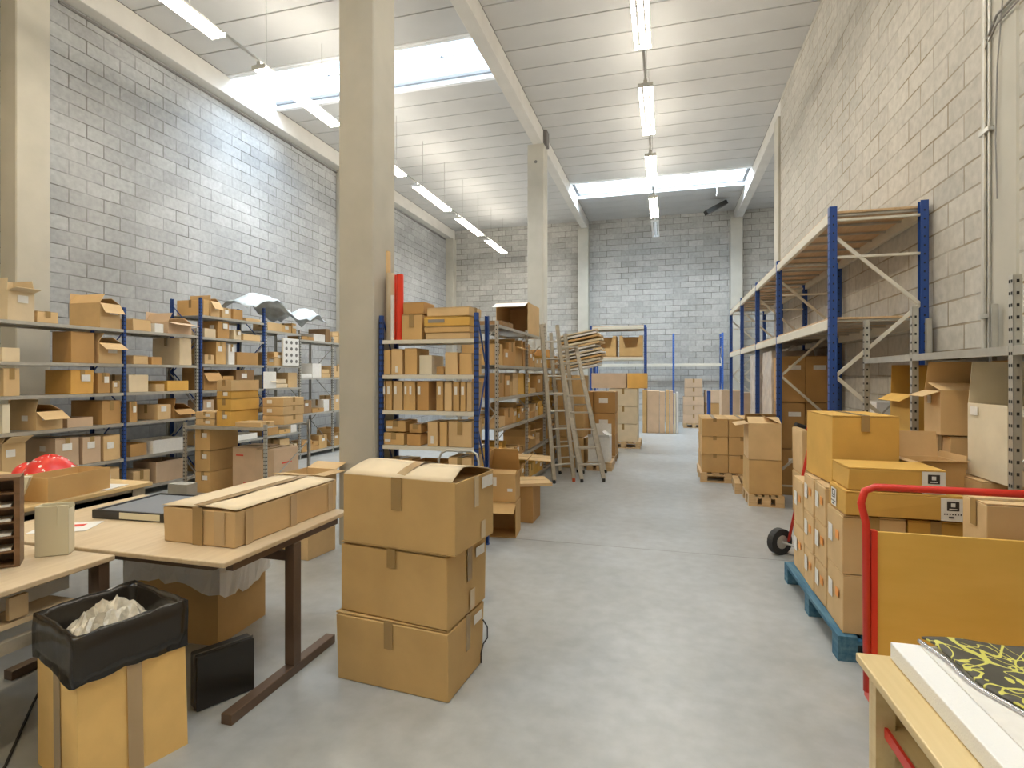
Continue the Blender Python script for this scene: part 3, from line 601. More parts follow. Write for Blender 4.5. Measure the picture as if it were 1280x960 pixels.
# tray and paper on the table
r = thing('plastic_tray', 'shallow dark framed grey tray lying on the work table', 'tray', (-2.88, 2.72, .7615), .05)
fr = MB(); fr.box(-.38, .38, -.24, -.22, 0, .05); fr.box(-.38, .38, .22, .24, 0, .05); fr.box(-.38, -.36, -.22, .22, 0, .05); fr.box(.36, .38, -.22, .22, 0, .05); fr.build('frame', 'black_plastic', r, bev=.004)
MB().box(-.359, .359, -.219, .219, .0, .042).build('panel', 'grey_plastic', r); MB().box(-.18, .1, -.2425, -.241, .008, .044).build('label_strip', 'cream_plastic', r)
tag(MB().box(-.14, .14, -.1, .1, 0, .002).build('paper_sheet', 'paper', loc=(-3.18, 2.27, .7615)), 'white printed sheet with a red block on the work table', 'paper').rotation_euler.z = .5
MB().box(-.02, .08, 0.0, .05, .0022, .003).build('red_print', 'red_sticker', bpy.data.objects['paper_sheet'])
# magazine file, organizer
r = thing('magazine_file', 'cream upright file box at the back of the desk', 'box', (-2.795, 1.945, .7515), math.radians(36))
q = MB(); W, D, H = .13, .075, .235; q.box(-W/2, W/2, -D/2, D/2, 0, .004); q.box(-W/2, W/2, -D/2, -D/2+.004, 0, H); q.box(-W/2, W/2, D/2-.004, D/2, 0, H); q.box(-W/2, -W/2+.004, -D/2, D/2, 0, H); q.box(W/2-.004, W/2, -D/2, D/2, 0, H-.02); q.build('body', 'cream_plastic', r, bev=.003)
MB().box(.02, .022, -D/2-.004, -D/2-.0005, .14, H).build('clip', 'cream_plastic', r)
r = thing('pigeonhole_organizer', 'dark wooden pigeonhole paper organizer standing on the desk', 'organizer', (-2.925, 1.585, .7515), math.radians(50))
W, D, H = .50, .20, .385; q = MB(); q.box(-W/2, -W/2+.012, 0, D*.6, 0, H); q.box(W/2-.02, W/2, 0, D*.6, 0, H); q.box(-W/2, W/2, 0, D*.6, H, H+.012); q.box(-W/2+.012, W/2-.02, D*.6-.006, D*.6, 0, H); q.box(-.05, -.04, .001, D*.55, 0, H); q.build('carcass', 'organizer_wood', r)
for k in range(6):
    MB().box(-W/2+.013, W/2-.021, .002, D*.58, .002+k*.064, .010+k*.064).build('shelf', 'organizer_wood', r)
    if k not in (0, 5): MB().box(-.03, W/2-.03, .004, D*.5, .011+k*.064, .02+k*.064).build('papers', 'paper', r)
# things on the workbench
r = thing('red_spotted_bag', 'red bag with white spots lying on the workbench', 'bag', (-4.50, 3.05, .802))
for (cx, s, h) in ((-.17, .10, .13), (.07, .17, .20)):
    q = MB(); rg = random.Random(int(cx*100)+40); P = []
    for i in range(9):
        for j in range(14):
            th_ = PI/2*i/8; ph = 2*PI*j/14; rr = s*math.cos(th_)*(1+.08*math.sin(3*ph)); P.append((cx+rr*math.cos(ph)*1.15, rr*math.sin(ph), h*math.sin(th_)*(1+.05*math.sin(5*ph))))
    q.add(P, [(i*14+j, i*14+(j+1) % 14, (i+1)*14+(j+1) % 14, (i+1)*14+j) for i in range(8) for j in range(14)]+[tuple(range(13, -1, -1))]); q.build('pouch', 'spotted_red', r, smooth=True)
r = thing('paper_roll', 'thick roll of white wrapping paper lying on the workbench', 'roll', (-4.10, 3.04, .85), 0)
MB().tube([(-.17, -.03, 0), (.17, .04, 0)], .046, 20).build('roll', 'paper', r, smooth=False); MB().tube([(-.172, -.0305, 0), (.1715, .0405, 0)], .018, 12).build('core', CARD['dark'], [c for c in r.children if c.name.startswith('roll')][0])
for k, (x, y, a, c) in enumerate([(-3.9, 3.0, .2, 'paper'), (-4.0, 2.86, -.3, 'paper'), (-4.9, 2.75, .1, 'paper'), (-4.55, 2.6, .4, 'paper')]):
    o = MB().box(-.15, .15, -.105, .105, 0, .003).build('paper_sheet', c, loc=(x, y, .802+.004*k), bev=0); o.rotation_euler.z = a
    tag(o, ['white sheet nearest the far corner of workbench', 'white sheet behind the brown tray on workbench', 'white sheet at the back left of workbench', 'white sheet near the middle of workbench'][k], 'paper', 'loose sheets on the workbench')
carton(-3.885, 2.76, .802, .26, .44, .15, 'brown open cardboard tray at the near edge of the workbench', None, rz=6, col='kraft', kind='tray')
r = thing('document_stand', 'white folder stand with orange tab beside the wooden organizer', 'folder', (-3.86, 2.42, .802), math.radians(40))
q = MB(); q.add([(-.08, 0, 0), (.05, 0, 0), (.10, .0, .17), (-.10, .0, .17), (-.08, .02, 0), (.05, .02, 0), (.10, .06, .17), (-.10, .06, .17)], [(0, 1, 2, 3), (7, 6, 5, 4), (0, 4, 5, 1), (1, 5, 6, 2), (2, 6, 7, 3), (3, 7, 4, 0)]); q.build('folder', 'cream_plastic', r)
q = MB(); q.add([(-.078, -.004, .01), (-.02, -.004, .01), (-.03, -.004, .15), (-.085, -.004, .14)], [(0, 1, 2, 3)]); q.build('orange_tab', 'orange_sticker', r, solid=.002)
# ------------------------------------------------------------------ waste box with bag, box under the table, black case
def quadtube(mb, pts0, pts1, n=8, wob=0, rng=None):
    pass
r = thing('waste_box', 'tall orange cardboard waste box lined with a black bin bag', 'bin', (0, 0, 0))
B0 = [Vector((-2.115, 1.555, 0)), Vector((-2.00, 1.93, 0)), Vector((-2.40, 2.02, 0)), Vector((-2.49, 1.67, 0))]
B1 = [Vector((-2.105, 1.54, .615)), Vector((-2.01, 1.92, .615)), Vector((-2.41, 2.03, .615)), Vector((-2.48, 1.66, .615))]
q = MB(); q.add(B0+B1, [(0, 1, 5, 4), (1, 2, 6, 5), (2, 3, 7, 6), (3, 0, 4, 7), (3, 2, 1, 0)]); q.build('box', CARD['waste'], r, solid=.006)
def lerp(a, b, t): return a+(b-a)*t
q = MB()
for (a, b, u0, u1) in ((0, 1, .42, .56), (3, 0, .45, .62)):
    n_ = Vector((B0[b].y-B0[a].y, -(B0[b].x-B0[a].x), 0)).normalized()*.006
    q.add([lerp(B0[a], B0[b], u0)+n_, lerp(B0[a], B0[b], u1)+n_, lerp(B1[a], B1[b], u1)+n_, lerp(B1[a], B1[b], u0)+n_], [(0, 1, 2, 3)])
q.build('tape', 'tape_clear', r)
c = sum(B1, Vector())/4; rg = random.Random(3); ring = []
prof = [(1.05, .43), (1.07, .50), (1.065, .57), (1.05, .625), (1.0, .632), (.95, .61), (.92, .5), (.9, .36)]
q = MB(); nseg = 40; P = []
for (s, z) in prof:
    for k in range(nseg):
        t = k/nseg*4; i = int(t); p = lerp(B1[i], B1[(i+1) % 4], t-i)
        v = c+(p-c)*s; v.z = z+rg.uniform(-.006, .006)+(.018*math.sin(t*2.2+1) if z < .5 else 0); v.x += rg.uniform(-.004, .004); v.y += rg.uniform(-.004, .004); P.append(v)
q.add(P, [(i*nseg+k, i*nseg+(k+1) % nseg, (i+1)*nseg+(k+1) % nseg, (i+1)*nseg+k) for i in range(len(prof)-1) for k in range(nseg)]); q.build('bin_bag', 'bin_bag', r, smooth=True, solid=.003)
q = MB(); P = []; n = 16
for i in range(n+1):
    for j in range(n+1):
        a = lerp(lerp(B1[0], B1[1], i/n), lerp(B1[3], B1[2], i/n), j/n); v = c+(a-c)*.9; e = math.sin(PI*i/n)*math.sin(PI*j/n)
        v.z = .47+.17*e**.6+rg.uniform(-.035, .035)*e; P.append(v)
q.add(P, [(i*(n+1)+j, (i+1)*(n+1)+j, (i+1)*(n+1)+j+1, i*(n+1)+j+1) for i in range(n) for j in range(n)])
o = tag(q.build('plastic_waste', 'waste_film'), 'crumpled translucent packing film heaped in the waste box', 'plastic waste', kind='stuff')
r = thing('storage_box', 'large brown carton holding plastic wrap under the work table', 'box', (-2.86, 2.87, 0), math.radians(4))
W, D, H = .60, .44, .50; q = MB(); q.box(-W/2, W/2, -D/2, D/2, 0, .006); q.box(-W/2, W/2, -D/2, -D/2+.006, .006, H); q.box(-W/2, W/2, D/2-.006, D/2, .006, H); q.box(-W/2, -W/2+.006, -D/2+.006, D/2-.006, .006, H); q.box(W/2-.006, W/2, -D/2+.006, D/2-.006, .006, H); q.build('body', CARD['kraft'], r)
q = MB(); P = []; rg = random.Random(9); nseg = 44; prof = [(1.10, .36), (1.11, .43), (1.06, .50), (.98, .53), (.8, .56), (.5, .60), (.15, .61)]
for pi_, (s, z) in enumerate(prof):
    for k in range(nseg):
        t = k/nseg*4; i = int(t); cc = [(-W/2, -D/2), (W/2, -D/2), (W/2, D/2), (-W/2, D/2)]; a = cc[i]; b = cc[(i+1) % 4]; u = t-i
        P.append(((a[0]+(b[0]-a[0])*u)*s+rg.uniform(-.012, .012), (a[1]+(b[1]-a[1])*u)*s+rg.uniform(-.012, .012), z+rg.uniform(-.02, .02)+(.05*math.sin(t*3+.5)-.04 if pi_ == 0 else 0)))
q.add(P, [(i*nseg+k, i*nseg+(k+1) % nseg, (i+1)*nseg+(k+1) % nseg, (i+1)*nseg+k) for i in range(len(prof)-1) for k in range(nseg)]); q.build('plastic_liner', 'clear_plastic', r, solid=.0)
r = thing('black_case', 'square black case standing on edge beside the waste box', 'case', (-2.075, 2.235, .002), math.radians(63))
MB().box(-.135, .135, -.0, .09, 0, .262).build('shell', 'black_plastic', r, bev=.008); MB().box(-.138, .138, .03, .034, -.001, .266).build('seam', 'joint', r)
for sx in (-.09, .09): MB().box(sx-.015, sx+.015, .0905, .094, .05, .08).build('latch', 'black_plastic', r)
cb = MB(); cb.tube([(-2.2, 1.2, .006), (-2.6, 1.62, .006), (-2.95, 1.95, .006), (-3.3, 2.3, .006)], .006, 6); tag(cb.build('floor_cable', 'rubber'), 'black cable on the floor under the desk at the left', 'cable')
# ================================================================== THREE BIG BOXES IN THE FOREGROUND
g = 'big brown boxes stacked in the foreground'
SB = [((-1.33, 2.745), .655, .43, .353, -5.5, 'bottom'), ((-1.31, 2.75), .64, .43, .366, -7.5, 'middle')]
zz = .001
for k, ((x, y), W, D, H, rz, nm) in enumerate(SB):
    r = thing('cardboard_box', f'big brown taped box in the foreground aisle, {nm} of three stacked', 'box', (x, y, zz), math.radians(rz), g)
    q = MB(); n = 6; P = []; sag = .012
    q.box(-W/2, W/2, -D/2, D/2, 0, H-.006, jit=.009, rng=random.Random(20+k)); q.build('body', CARD['hero'], r, bev=.006)
    f = MB(); f.box(-W/2-.001, W/2+.001, -D/2-.001, -.002, H-.006, H-.001); f.box(-W/2-.001, W/2+.001, .002, D/2+.001, H-.006, H-.001); f.build('top_flap', CARD['hero'], r)
    t = MB(); t.box(-.025, .025, -D/2-.011, -D/2-.009, H-.14 if k == 0 else H-.1, H-.002); t.build('tape', 'tape', r)
    t = MB(); t.box(W/2+.009, W/2+.011, -.02, .03, H-.19, H-.002); t.build('tape', 'tape', r)
    sticker(r, 'r', .12, H*.82, .10, .05, W+.022, D, H); zz += H+.003
    if k: sticker(r, 'r', .03, .07, .05, .1, W+.022, D, H, 'tape_pale')
r = thing('cardboard_box', 'big brown box with lifted pale lid flaps, top of three in the foreground', 'box', (-1.277, 2.74, zz), math.radians(-7), g)
W, D, H = .665, .44, .355
q = MB(); q.box(-W/2, W/2, -D/2, D/2, 0, .006); q.box(-W/2, W/2, -D/2, -D/2+.006, .006, H); q.box(-W/2, W/2, D/2-.006, D/2, .006, H); q.box(-W/2, -W/2+.006, -D/2+.006, D/2-.006, .006, H); q.box(W/2-.006, W/2, -D/2+.006, D/2-.006, .006, H-.004); q.build('body', CARD['hero'], r, bev=.002)
q = MB(); q.box(-W/2+.01, W/2-.05, -D/2+.01, D/2-.01, .01, H-.03); q.build('contents', CARD['tan'], r)
# two long lid flaps meeting at a raised seam, slightly bowed
for s in (-1, 1):
    q = MB(); P = []; n = 10
    for i in range(n+1):
        x = -W/2+.002+(W-.02)*i/n
        for j in range(5):
            v = j/4; yy = s*(D/2-.001)*(1-v)-(s*.003*v*-1); P.append((x+.01*v*(-1 if i == n else 0)-.04*v*(i/n)**4, yy if v < 1 else s*.003, H+.001+.034*math.sin(v*PI/2)+.004*math.sin(i*.8)*v+.014*v*(1-i/n)))
    q.add(P, [(i*5+j, (i+1)*5+j, (i+1)*5+j+1, i*5+j+1) for i in range(n) for j in range(4)]); q.build('lid_flap', CARD['pale'], r, smooth=True, solid=.005)
t = MB(); t.add([(-.03, -D/2-.004, H+.001), (.03, -D/2-.004, H+.001), (.03, -D/2*.5, H+.034), (-.03, -D/2*.5, H+.034), (.03, 0, H+.052), (-.03, 0, H+.052), (.03, D/2*.5, H+.034), (-.03, D/2*.5, H+.034), (.03, D/2, H+.006), (-.03, D/2, H+.006)], [(0, 1, 2, 3), (3, 2, 4, 5), (5, 4, 6, 7), (7, 6, 8, 9)])
t.box(-.03, .03, -D/2-.006, -D/2-.003, H-.16, H+.004); t.build('tape', 'tape', r)
t = MB(); t.box(W/2+.003, W/2+.005, -.02, .03, H-.16, H-.004); t.build('tape', 'tape_pale', r)
sticker(r, 'r', .13, H*.86, .13, .06, W+.01, D, H); sticker(r, 'r', .08, .06, .05, .09, W+.01, D, H, 'tape_pale')
cb = MB(); cb.tube([(-1.0, 2.90, .245), (-.975, 2.91, .24), (-.955, 2.92, .20), (-.955, 2.92, .14), (-.975, 2.91, .11), (-.985, 2.9, .06), (-.985, 2.9, .006)], .004, 6)
tag(cb.build('cable_loop', 'rubber'), 'thin dark cable loop sticking out behind the foreground boxes', 'cable')
# boxes beside the front column
zz = .002
for k, (w_, d_, h_, kd, rz) in enumerate(((.40, .36, .22, 'closed', -6), (.30, .32, .27, 'closed', 4), (.33, .3, .24, 'open', -4))):
    carton(-3.14+.03*k, 4.30, zz, w_, d_, h_, f'tan carton beside the front column foot, {["bottom","middle","top"][k]} of three', 'cartons by the front column', rz=rz, col='tan', kind=kd, tape='y', stick=[('f', -.04, h_*.55, .1, .1)] if k == 2 else [], flaps={'f': (172, .15), 'b': (165, .15), 'l': (200, .1), 'r': (185, .1)} if kd == 'open' else None, seed=8); zz += h_+.004
# ================================================================== BLUE SHELVING UNIT BEHIND THE FRONT COLUMN
PX0, PX1, PY, PD = -2.575, -1.63, 4.66, .33
LP = [1.927, 1.602, 1.27, .946, .60, .12]
shelving('blue_shelving', 'blue-post shelving unit facing the camera, packed with upright cartons', PX0, PY, 0, [0, PX1-PX0], [LP], PD, 2.16, 'blue_steel', 'beam_paint', pw=.034)
gP = 'cartons on the blue shelving unit'
def front_run(Y, z, specs, level, place, group, D=.28, inset=.018):
    for n, (p0, p1, yt, kind, col, *ex) in enumerate(specs):
        x0, x1 = max(PX0+.021, xat(p0, Y+inset)+.003), min(PX1-.021, xat(p1, Y+inset)-.003); d = min(.28, ex[0]) if ex else D
        h = zat(yt, (x0+x1)/2, Y+inset)-z-.004; st = ex[1] if len(ex) > 1 else []
        carton((x0+x1)/2, Y+inset+d/2, z+.003, x1-x0, d, h, f'{CN[col]} {KN[kind]}, {ORD[n]} from the column side, {level} shelf, {place}', group, col=col, kind=kind, tape='y', stick=st, jit=.002, tapes=(x1-x0) > .15)
pl = 'blue shelving unit'
front_run(PY, LP[1], [(475, 488, 437, 'closed', 'kraft'), (489, 503, 436, 'closed', 'tan', .33, [('f', 0, .05, .025, .06)]), (505, 521, 435, 'closed', 'kraft'), (524, 540, 444, 'tray', 'cream', .3), (545, 555, 458, 'closed', 'brown', .25), (556, 572, 440, 'closed', 'tan', .33), (574, 590, 441, 'closed', 'kraft', .33)], 'second', pl, gP)
front_run(PY, LP[2], [(474, 481, 476, 'closed', 'kraft', .33, [('f', 0, .185, .025, .075)]), (482, 490, 476, 'closed', 'kraft', .33, [('f', 0, .185, .025, .075)]), (491, 503, 476, 'closed', 'tan', .33, [('f', -.02, .185, .025, .075)]), (504, 519, 476, 'closed', 'kraft', .33, [('f', -.035, .185, .02, .075), ('f', .015, .185, .02, .075)]), (521, 536, 476, 'closed', 'brown', .33, [('f', -.035, .185, .025, .075)]), (545, 554, 476, 'closed', 'kraft', .33, [('f', 0, .185, .025, .075)]), (555, 565, 477, 'closed', 'tan'), (566, 574, 477, 'closed', 'kraft', .33, [('f', 0, .185, .025, .075)]), (575, 582, 477, 'closed', 'kraft', .33, [('f', 0, .185, .025, .075)]), (583, 590, 477, 'closed', 'tan')], 'third', pl, gP)
front_run(PY, LP[3], [(475, 505, 541, 'closed', 'kraft', .33, [('f', -.06, .04, .06, .022)]), (508, 526, 543, 'closed', 'brown', .3), (534, 547, 527, 'closed', 'tan', .33, [('f', 0, .06, .03, .07)]), (549, 559, 527, 'closed', 'kraft'), (560, 590, 527, 'closed', 'tan')], 'fourth', pl, gP)
xx = xat(490, PY+.02)
carton((xat(480, PY)+xat(505, PY))/2, PY+.165, zat(541, -2.4, PY)+.008, xat(505, PY)-xat(480, PY)-.01, .27, .10, 'brown closed carton on top of first carton, fourth shelf, blue shelving unit', gP, col='kraft', tape='y', stick=[('f', -.06, .04, .06, .022)])
carton((xat(508, PY)+xat(526, PY))/2, PY+.155, zat(543, -2.3, PY)+.012, .12, .24, .08, 'dark brown carton on second carton, fourth shelf, blue shelving unit', gP, col='brown', tape='y')
front_run(PY, LP[4], [(477, 510, 575, 'closed', 'kraft'), (515, 555, 578, 'tray', 'brown'), (560, 590, 572, 'closed', 'tan')], 'fifth', pl, gP)
front_run(PY, LP[5], [(477, 520, 622, 'closed', 'kraft'), (525, 588, 620, 'closed', 'brown')], 'bottom', pl, gP)
# top of the blue unit: stacked flat cartons and tubes
zt = LP[0]+.003
specs = [(-2.47, .62, .08, 'orange'), (-2.48, .60, .075, 'kraft'), (-2.50, .72, .13, 'tan')]
z_ = zt
carton(-2.27, PY+.165, z_, .20, .28, .235, 'brown carton standing beside the red tubes on the blue unit', gP, col='kraft', tape='y')
for k, (cx, W, H, c) in enumerate([(-1.91, .44, .06, 'tan'), (-1.92, .44, .06, 'kraft'), (-1.92, .44, .09, 'ochre'), (-1.90, .42, .085, 'tan')]):
    st = [('f', -.10, .045, .16, .03, 'greyink', 'printed_band')] if k == 2 else []
    carton(cx, PY+.165, z_, W, .29, H-.004, f'long flat carton piled on top of blue shelving unit, {["lowest","second up","third up","topmost"][k]}', gP, col=c, tape='x', stick=st, rz=(0, 0, 0, -3)[k]); z_ += H
carton(-2.26, PY+.165, zt+.24, .21, .24, .11, 'carton with pale lid behind the flat cartons on the blue unit', gP, col='brown', kind='plain')
def tube_thing(label, x, y, z, L, r, mat, lean=(0, 0), cat='tube', group=None, name='cardboard_tube'):
    o = thing(name, label, cat, (x, y, z), 0, group)
    tb_ = MB().tube([(0, 0, 0), (lean[0], lean[1], L)], r, 16).build('tube', mat, o)
    MB().tube([(lean[0], lean[1], L-.002), (lean[0], lean[1], L+.006)], r*.9, 16).build('end_cap', mat, tb_); return o
tube_thing('tallest cardboard tube leaning by the column on the blue unit', xat(484, PY+.2), PY+.20, zt, .87, .034, CARD['tan'], (0, 0))
tube_thing('wide cardboard tube beside the column with spiral wrapping', xat(486, PY+.09), PY+.12, zt, .64, .04, CARD['pale'], (0, 0))
tube_thing('short white paper roll between cardboard tube and red tubes', xat(490.5, PY+.06), PY+.06, zt, .42, .016, 'paper', (0, 0), 'roll', None, 'paper_roll')
tube_thing('bright red tube, front one of the pair on blue unit', xat(500, PY+.10), PY+.10, zt, .62, .034, 'red_plastic', (.0, 0), group='red tubes')
tube_thing('bright red tube, rear one of the pair beside the column', xat(493.5, PY+.22), PY+.22, zt, .64, .03, 'red_plastic', (0, 0), group='red tubes')
tag(MB().tube([(-2.75, 5.35, .42), (-2.72, 5.35, .70), (-2.68, 5.35, .74), (-2.05, 5.35, .74), (-2.0, 5.35, .70), (-1.98, 5.35, .5), (-1.98, 5.35, .05)], .012).build('cart_handle_placeholder', 'galv'), 'bent steel tube handle', 'handle') if False else None
r = thing('folding_cart', 'low folding cart with bent tube handle between box stack and blue unit', 'cart', (-1.50, 3.70, 0))
MB().box(-.20, .20, -.16, .16, .12, .15).build('deck', 'grey_plastic', r, bev=.005)
MB().tube([(-.16, .15, .14), (-.16, .19, .96), (-.14, .2, 1.01), (-.1, .2, 1.03), (.1, .2, 1.03), (.14, .2, 1.01), (.16, .19, .96), (.16, .15, .14)], .009).build('handle', 'galv', r, smooth=True)
for sx in (-.15, .15):
    for sy in (-.11, .11): MB().tube([(sx-.015, sy, .055), (sx+.015, sy, .055)], .055, 16).build('wheel', 'rubber', r); MB().box(sx-.01, sx+.01, sy-.01, sy+.01, .06, .12).build('fork', 'galv', r)
# ================================================================== GREY SHELVING ALONG THE AISLE
QX = -1.90; QD = .5; LQ = [2.20, 1.72, 1.33, .96, .51, .08]
shelving('aisle_shelving', 'long grey shelving along the aisle behind the ladders, boxes spilling out', QX, 6.22, 90, [0, 1.45, 2.65, 3.9, 5.1], [LQ, LQ, LQ[1:], LQ[1:]], QD, [2.24, 2.24, 2.45, 2.3, 2.3])
gQ = 'cartons on the aisle shelving'
QP = ['aisle shelving near bay', 'aisle shelving second bay', 'aisle shelving third bay', 'aisle shelving far bay']
QB = [(6.25, 7.63), (7.71, 8.83), (8.91, 10.08), (10.16, 11.27)]
for b, (a0, a1) in enumerate(QB):
    for i, z in enumerate(LQ):
        if i == 0 and b < 4: continue
        hm = (0, .42, .33, .31, .39, .37)[i]
        fill_run(QX, z, a0, a1, hm, LN[i], QP[b], gQ, depth=.44, inset=.02, dens=.95, cols=('kraft', 'brown', 'ochre', 'tan', 'brown'))
r = carton(-2.15, 8.09, LQ[0]+.003, .48, .74, .45, 'big carton lying open with white flap on top of the aisle shelving', gQ, col='tan', kind='sideopen', flaps='white')
carton(-2.15, 6.75, LQ[0]+.003, .44, .5, .07, 'flat dark carton at the near end on top of aisle shelving', gQ, col='dark', kind='flatbox')
# long planks / folded sheets sticking out of the shelf into the aisle
def sheet(label, x, y, z, w, d, rx, ry, rz, col='tan', t=.008, group='folded cardboard sheets', name='cardboard_sheet'):
    o = thing(name, label, 'cardboard sheet', (x, y, z), 0, group, (math.radians(rx), math.radians(ry), math.radians(rz)))
    MB().box(-w/2, w/2, -d/2, d/2, 0, t).build('sheet', CARD.get(col) or MATS[col], o); MB().box(-w/2+.002, w/2-.002, -.003, .003, t, t+.0012).build('crease', CARD['dark'], o); return o
sheet('pale cardboard sheet jutting into the aisle from the low shelf', -1.61, 6.52, .60, .55, .45, 0, 4, 12, 'tan')
sheet('lower folded sheet jutting out beside the open floor box', -1.50, 5.98, .40, .5, .42, 0, 0, 25, 'tan', .03)
MBs = MB().box(-1.62, -1.38, 5.80, 6.16, 0, .395); tag(MBs.build('cardboard_box', CARD['brown'], bev=.004), 'dark brown box carrying the folded sheet near the aisle shelving', 'box')
# messy folded cartons and white bags on the far end of the aisle shelving
rg = random.Random(77)
for k in range(12):
    y = 9.3+1.5*rg.random(); z = 1.70+.056*k
    cc = ('paper', 'tan', 'cream', 'kraft', 'paper', 'pale')[k % 6]
    sheet(f'{"white" if cc == "paper" else CN[cc]} folded carton in leaning pile at far end of aisle shelving, {ORD[k]} up', -1.44+rg.uniform(-.06, .06), 9.74, z, .72, .55, 1, -11, rg.uniform(-5, 5), cc, rg.uniform(.025, .038), 'leaning pile of folded cartons')
for k in range(3):
    carton(-1.58, 9.74, .002+.535*k, .46, .56, .53, f'kraft brown carton behind the ladders under the leaning pile, {["bottom","middle","top"][k]} of three', 'cartons behind the ladders', col='kraft', tape='y')
# ------------------------------------------------------------------ open box stack on the floor in front of it
carton(-1.585, 5.36, .002, .31, .30, .335, 'brown carton on the floor with open front, bottom of two by aisle shelving', 'floor cartons by aisle shelving', rz=6, col='kraft', kind='sideopen')
carton(-1.60, 5.40, .342, .31, .30, .275, 'brown carton with upright open flaps standing on the floor box', 'floor cartons by aisle shelving', rz=6, col='kraft', kind='open', flaps={'l': (75, .24), 'b': (62, .26), 'r': (128, .24), 'f': (15, .1)}, stick=[('f', -.09, .20, .11, .09), ('f', .10, .12, .05, .03)])
sheet('cardboard panel leaning flat on the floor against the floor boxes', -1.40, 5.85, .02, .3, .28, 0, 0, 20, 'brown') if False else None
# ================================================================== LADDERS
def ladder(label, base, top, width, wdir, n, steps=False, rear=None, name='ladder'):
    r = thing(name, label, 'ladder', (*base, 0)); wd = Vector((*wdir, 0)).normalized(); tp = Vector(top)-Vector((*base, 0))
    for s in (-1, 1):
        a = wd*s*width/2; b = tp+wd*s*width/2*.82
        rl_ = MB().bar(a+Vector((0, 0, .03)), b, .028, .06, up=wd).build('rail', 'alu_old', r); MB().bar(a+Vector((0, 0, 0)), a+Vector((0, 0, .05)), .04, .065).build('rubber_foot', 'foot_red' if not steps and s > 0 and 'second' not in label else 'rubber', rl_)
    for k in range(1, n+1):
        t = k/(n+1); c = tp*t; hw = width/2*(1-.18*t)
        q = MB()
        if steps: q.bar(c-wd*hw, c+wd*hw, .09, .02)
        else: q.tube([c-wd*hw, c+wd*hw], .014, 8)
        q.build('tread' if steps else 'rung', 'alu', r)
    if rear:
        rb = Vector((*rear, 0))-Vector((*base, 0))
        for s in (-1, 1):
            MB().bar(rb+wd*s*width*.55+Vector((0, 0, .03)), tp*.97+wd*s*width*.4, .022, .04, up=wd).build('rear_leg', 'alu_old', r)
            p = rb+wd*s*width*.55; MB().bar(p, p+Vector((0, 0, .05)), .04, .05).build('rubber_foot', 'rubber', r)
        for t in (.2, .55): c = rb+(tp-rb)*t; MB().bar(c-wd*width*.5, c+wd*width*.5, .02, .02).build('rear_brace', 'alu_old', r)
        q = MB(); c = tp; q.bar(c-wd*width*.45, c+wd*width*.45, .14, .03); q.build('top_platform', 'alu', r)
    return r
ladder('straight aluminium ladder with red foot leaning on the aisle shelving', (-1.46, 8.15), (-1.73, 8.36, 2.38), .34, (.75, .65), 8)
ladder('second straight aluminium ladder leaning close behind the first', (-1.52, 8.95), (-1.73, 9.08, 2.30), .34, (.75, .65), 8)
ladder('aluminium stepladder with flat treads, nearest the aisle', (-1.05, 8.30), (-1.50, 8.68, 2.05), .34, (.8, .35), 7, True, (-1.12, 9.05), name='stepladder')
# ================================================================== PALLETS
def pallet(label, x0, y0, W, L, rz=0, mat='pallet_wood', group=None):
    """origin at the near-left corner; boards run along local x"""
    r = thing('pallet', label, 'pallet', (x0, y0, 0), math.radians(rz), group)
    for k in range(3):
        yk = (0, L/2-.05, L-.1)[k]
        q = MB(); q.box(0, W, yk, yk+.1, 0, .02); q.build('bottom_board', mat, r)
        for xk in (0, W/2-.05, W-.1): MB().box(xk, xk+.1, yk, yk+.1, .02, .098).build('block', mat, r)
        MB().box(0, W, yk, yk+.1, .098, .118).build('stringer_board', mat, r)
    n = 5
    for k in range(n):
        xk = (W-.1)*k/(n-1) if W < L else (W-.1)*k/(n-1); MB().box(xk, xk+.1-.0, 0, L, .119, .14).build('deck_board', mat, r)
    return r
PZ = .143
pallet('blue-painted pallet under the orange-stickered cartons', .93, 3.47, .62, 1.27, 1.5, 'pallet_blue')
gN = 'orange-stickered cartons on the blue pallet'
def st_l(h): return [('l', .07, h*.6, .07, .09), ('l', -.03, h*.62, .05, .05, 'orange_sticker', 'orange_label')]
cols_ = [(3.50, .32, 2, .33, .30, 'nearest'), (3.83, .27, 3, .25, .32, 'second'), (4.11, .27, 3, .25, .32, 'third'), (4.39, .30, 2, .34, .32, 'farthest')]
for (y0, L, n, h, W, nm) in cols_:
    for k in range(n):
        lev = ['bottom', 'top'][k] if n == 2 else ['bottom', 'middle', 'top'][k]
        carton(.965+.155-.012*(y0-3.5), y0+L/2, PZ+k*(h+.004), .31, L-.008, h, f'tan carton with orange sticker on blue pallet, {nm} column, {lev} box', gN, col='tan', tape='y', rz=RR.uniform(-1, 1), stick=[('l', L*.22, h*.55, .08, .10), ('l', -L*.2, h*.6, .06, .05, 'orange_sticker', 'orange_label')])
carton(1.415, 3.66, PZ, .26, .30, .66, 'tall brown carton behind the nearest column on the blue pallet', None, col='ochre', tape='y'); 
carton(1.43, 4.28, PZ, .25, .75, .765, 'long dark brown carton filling the wall side of the blue pallet', None, col='brown', tape='y')
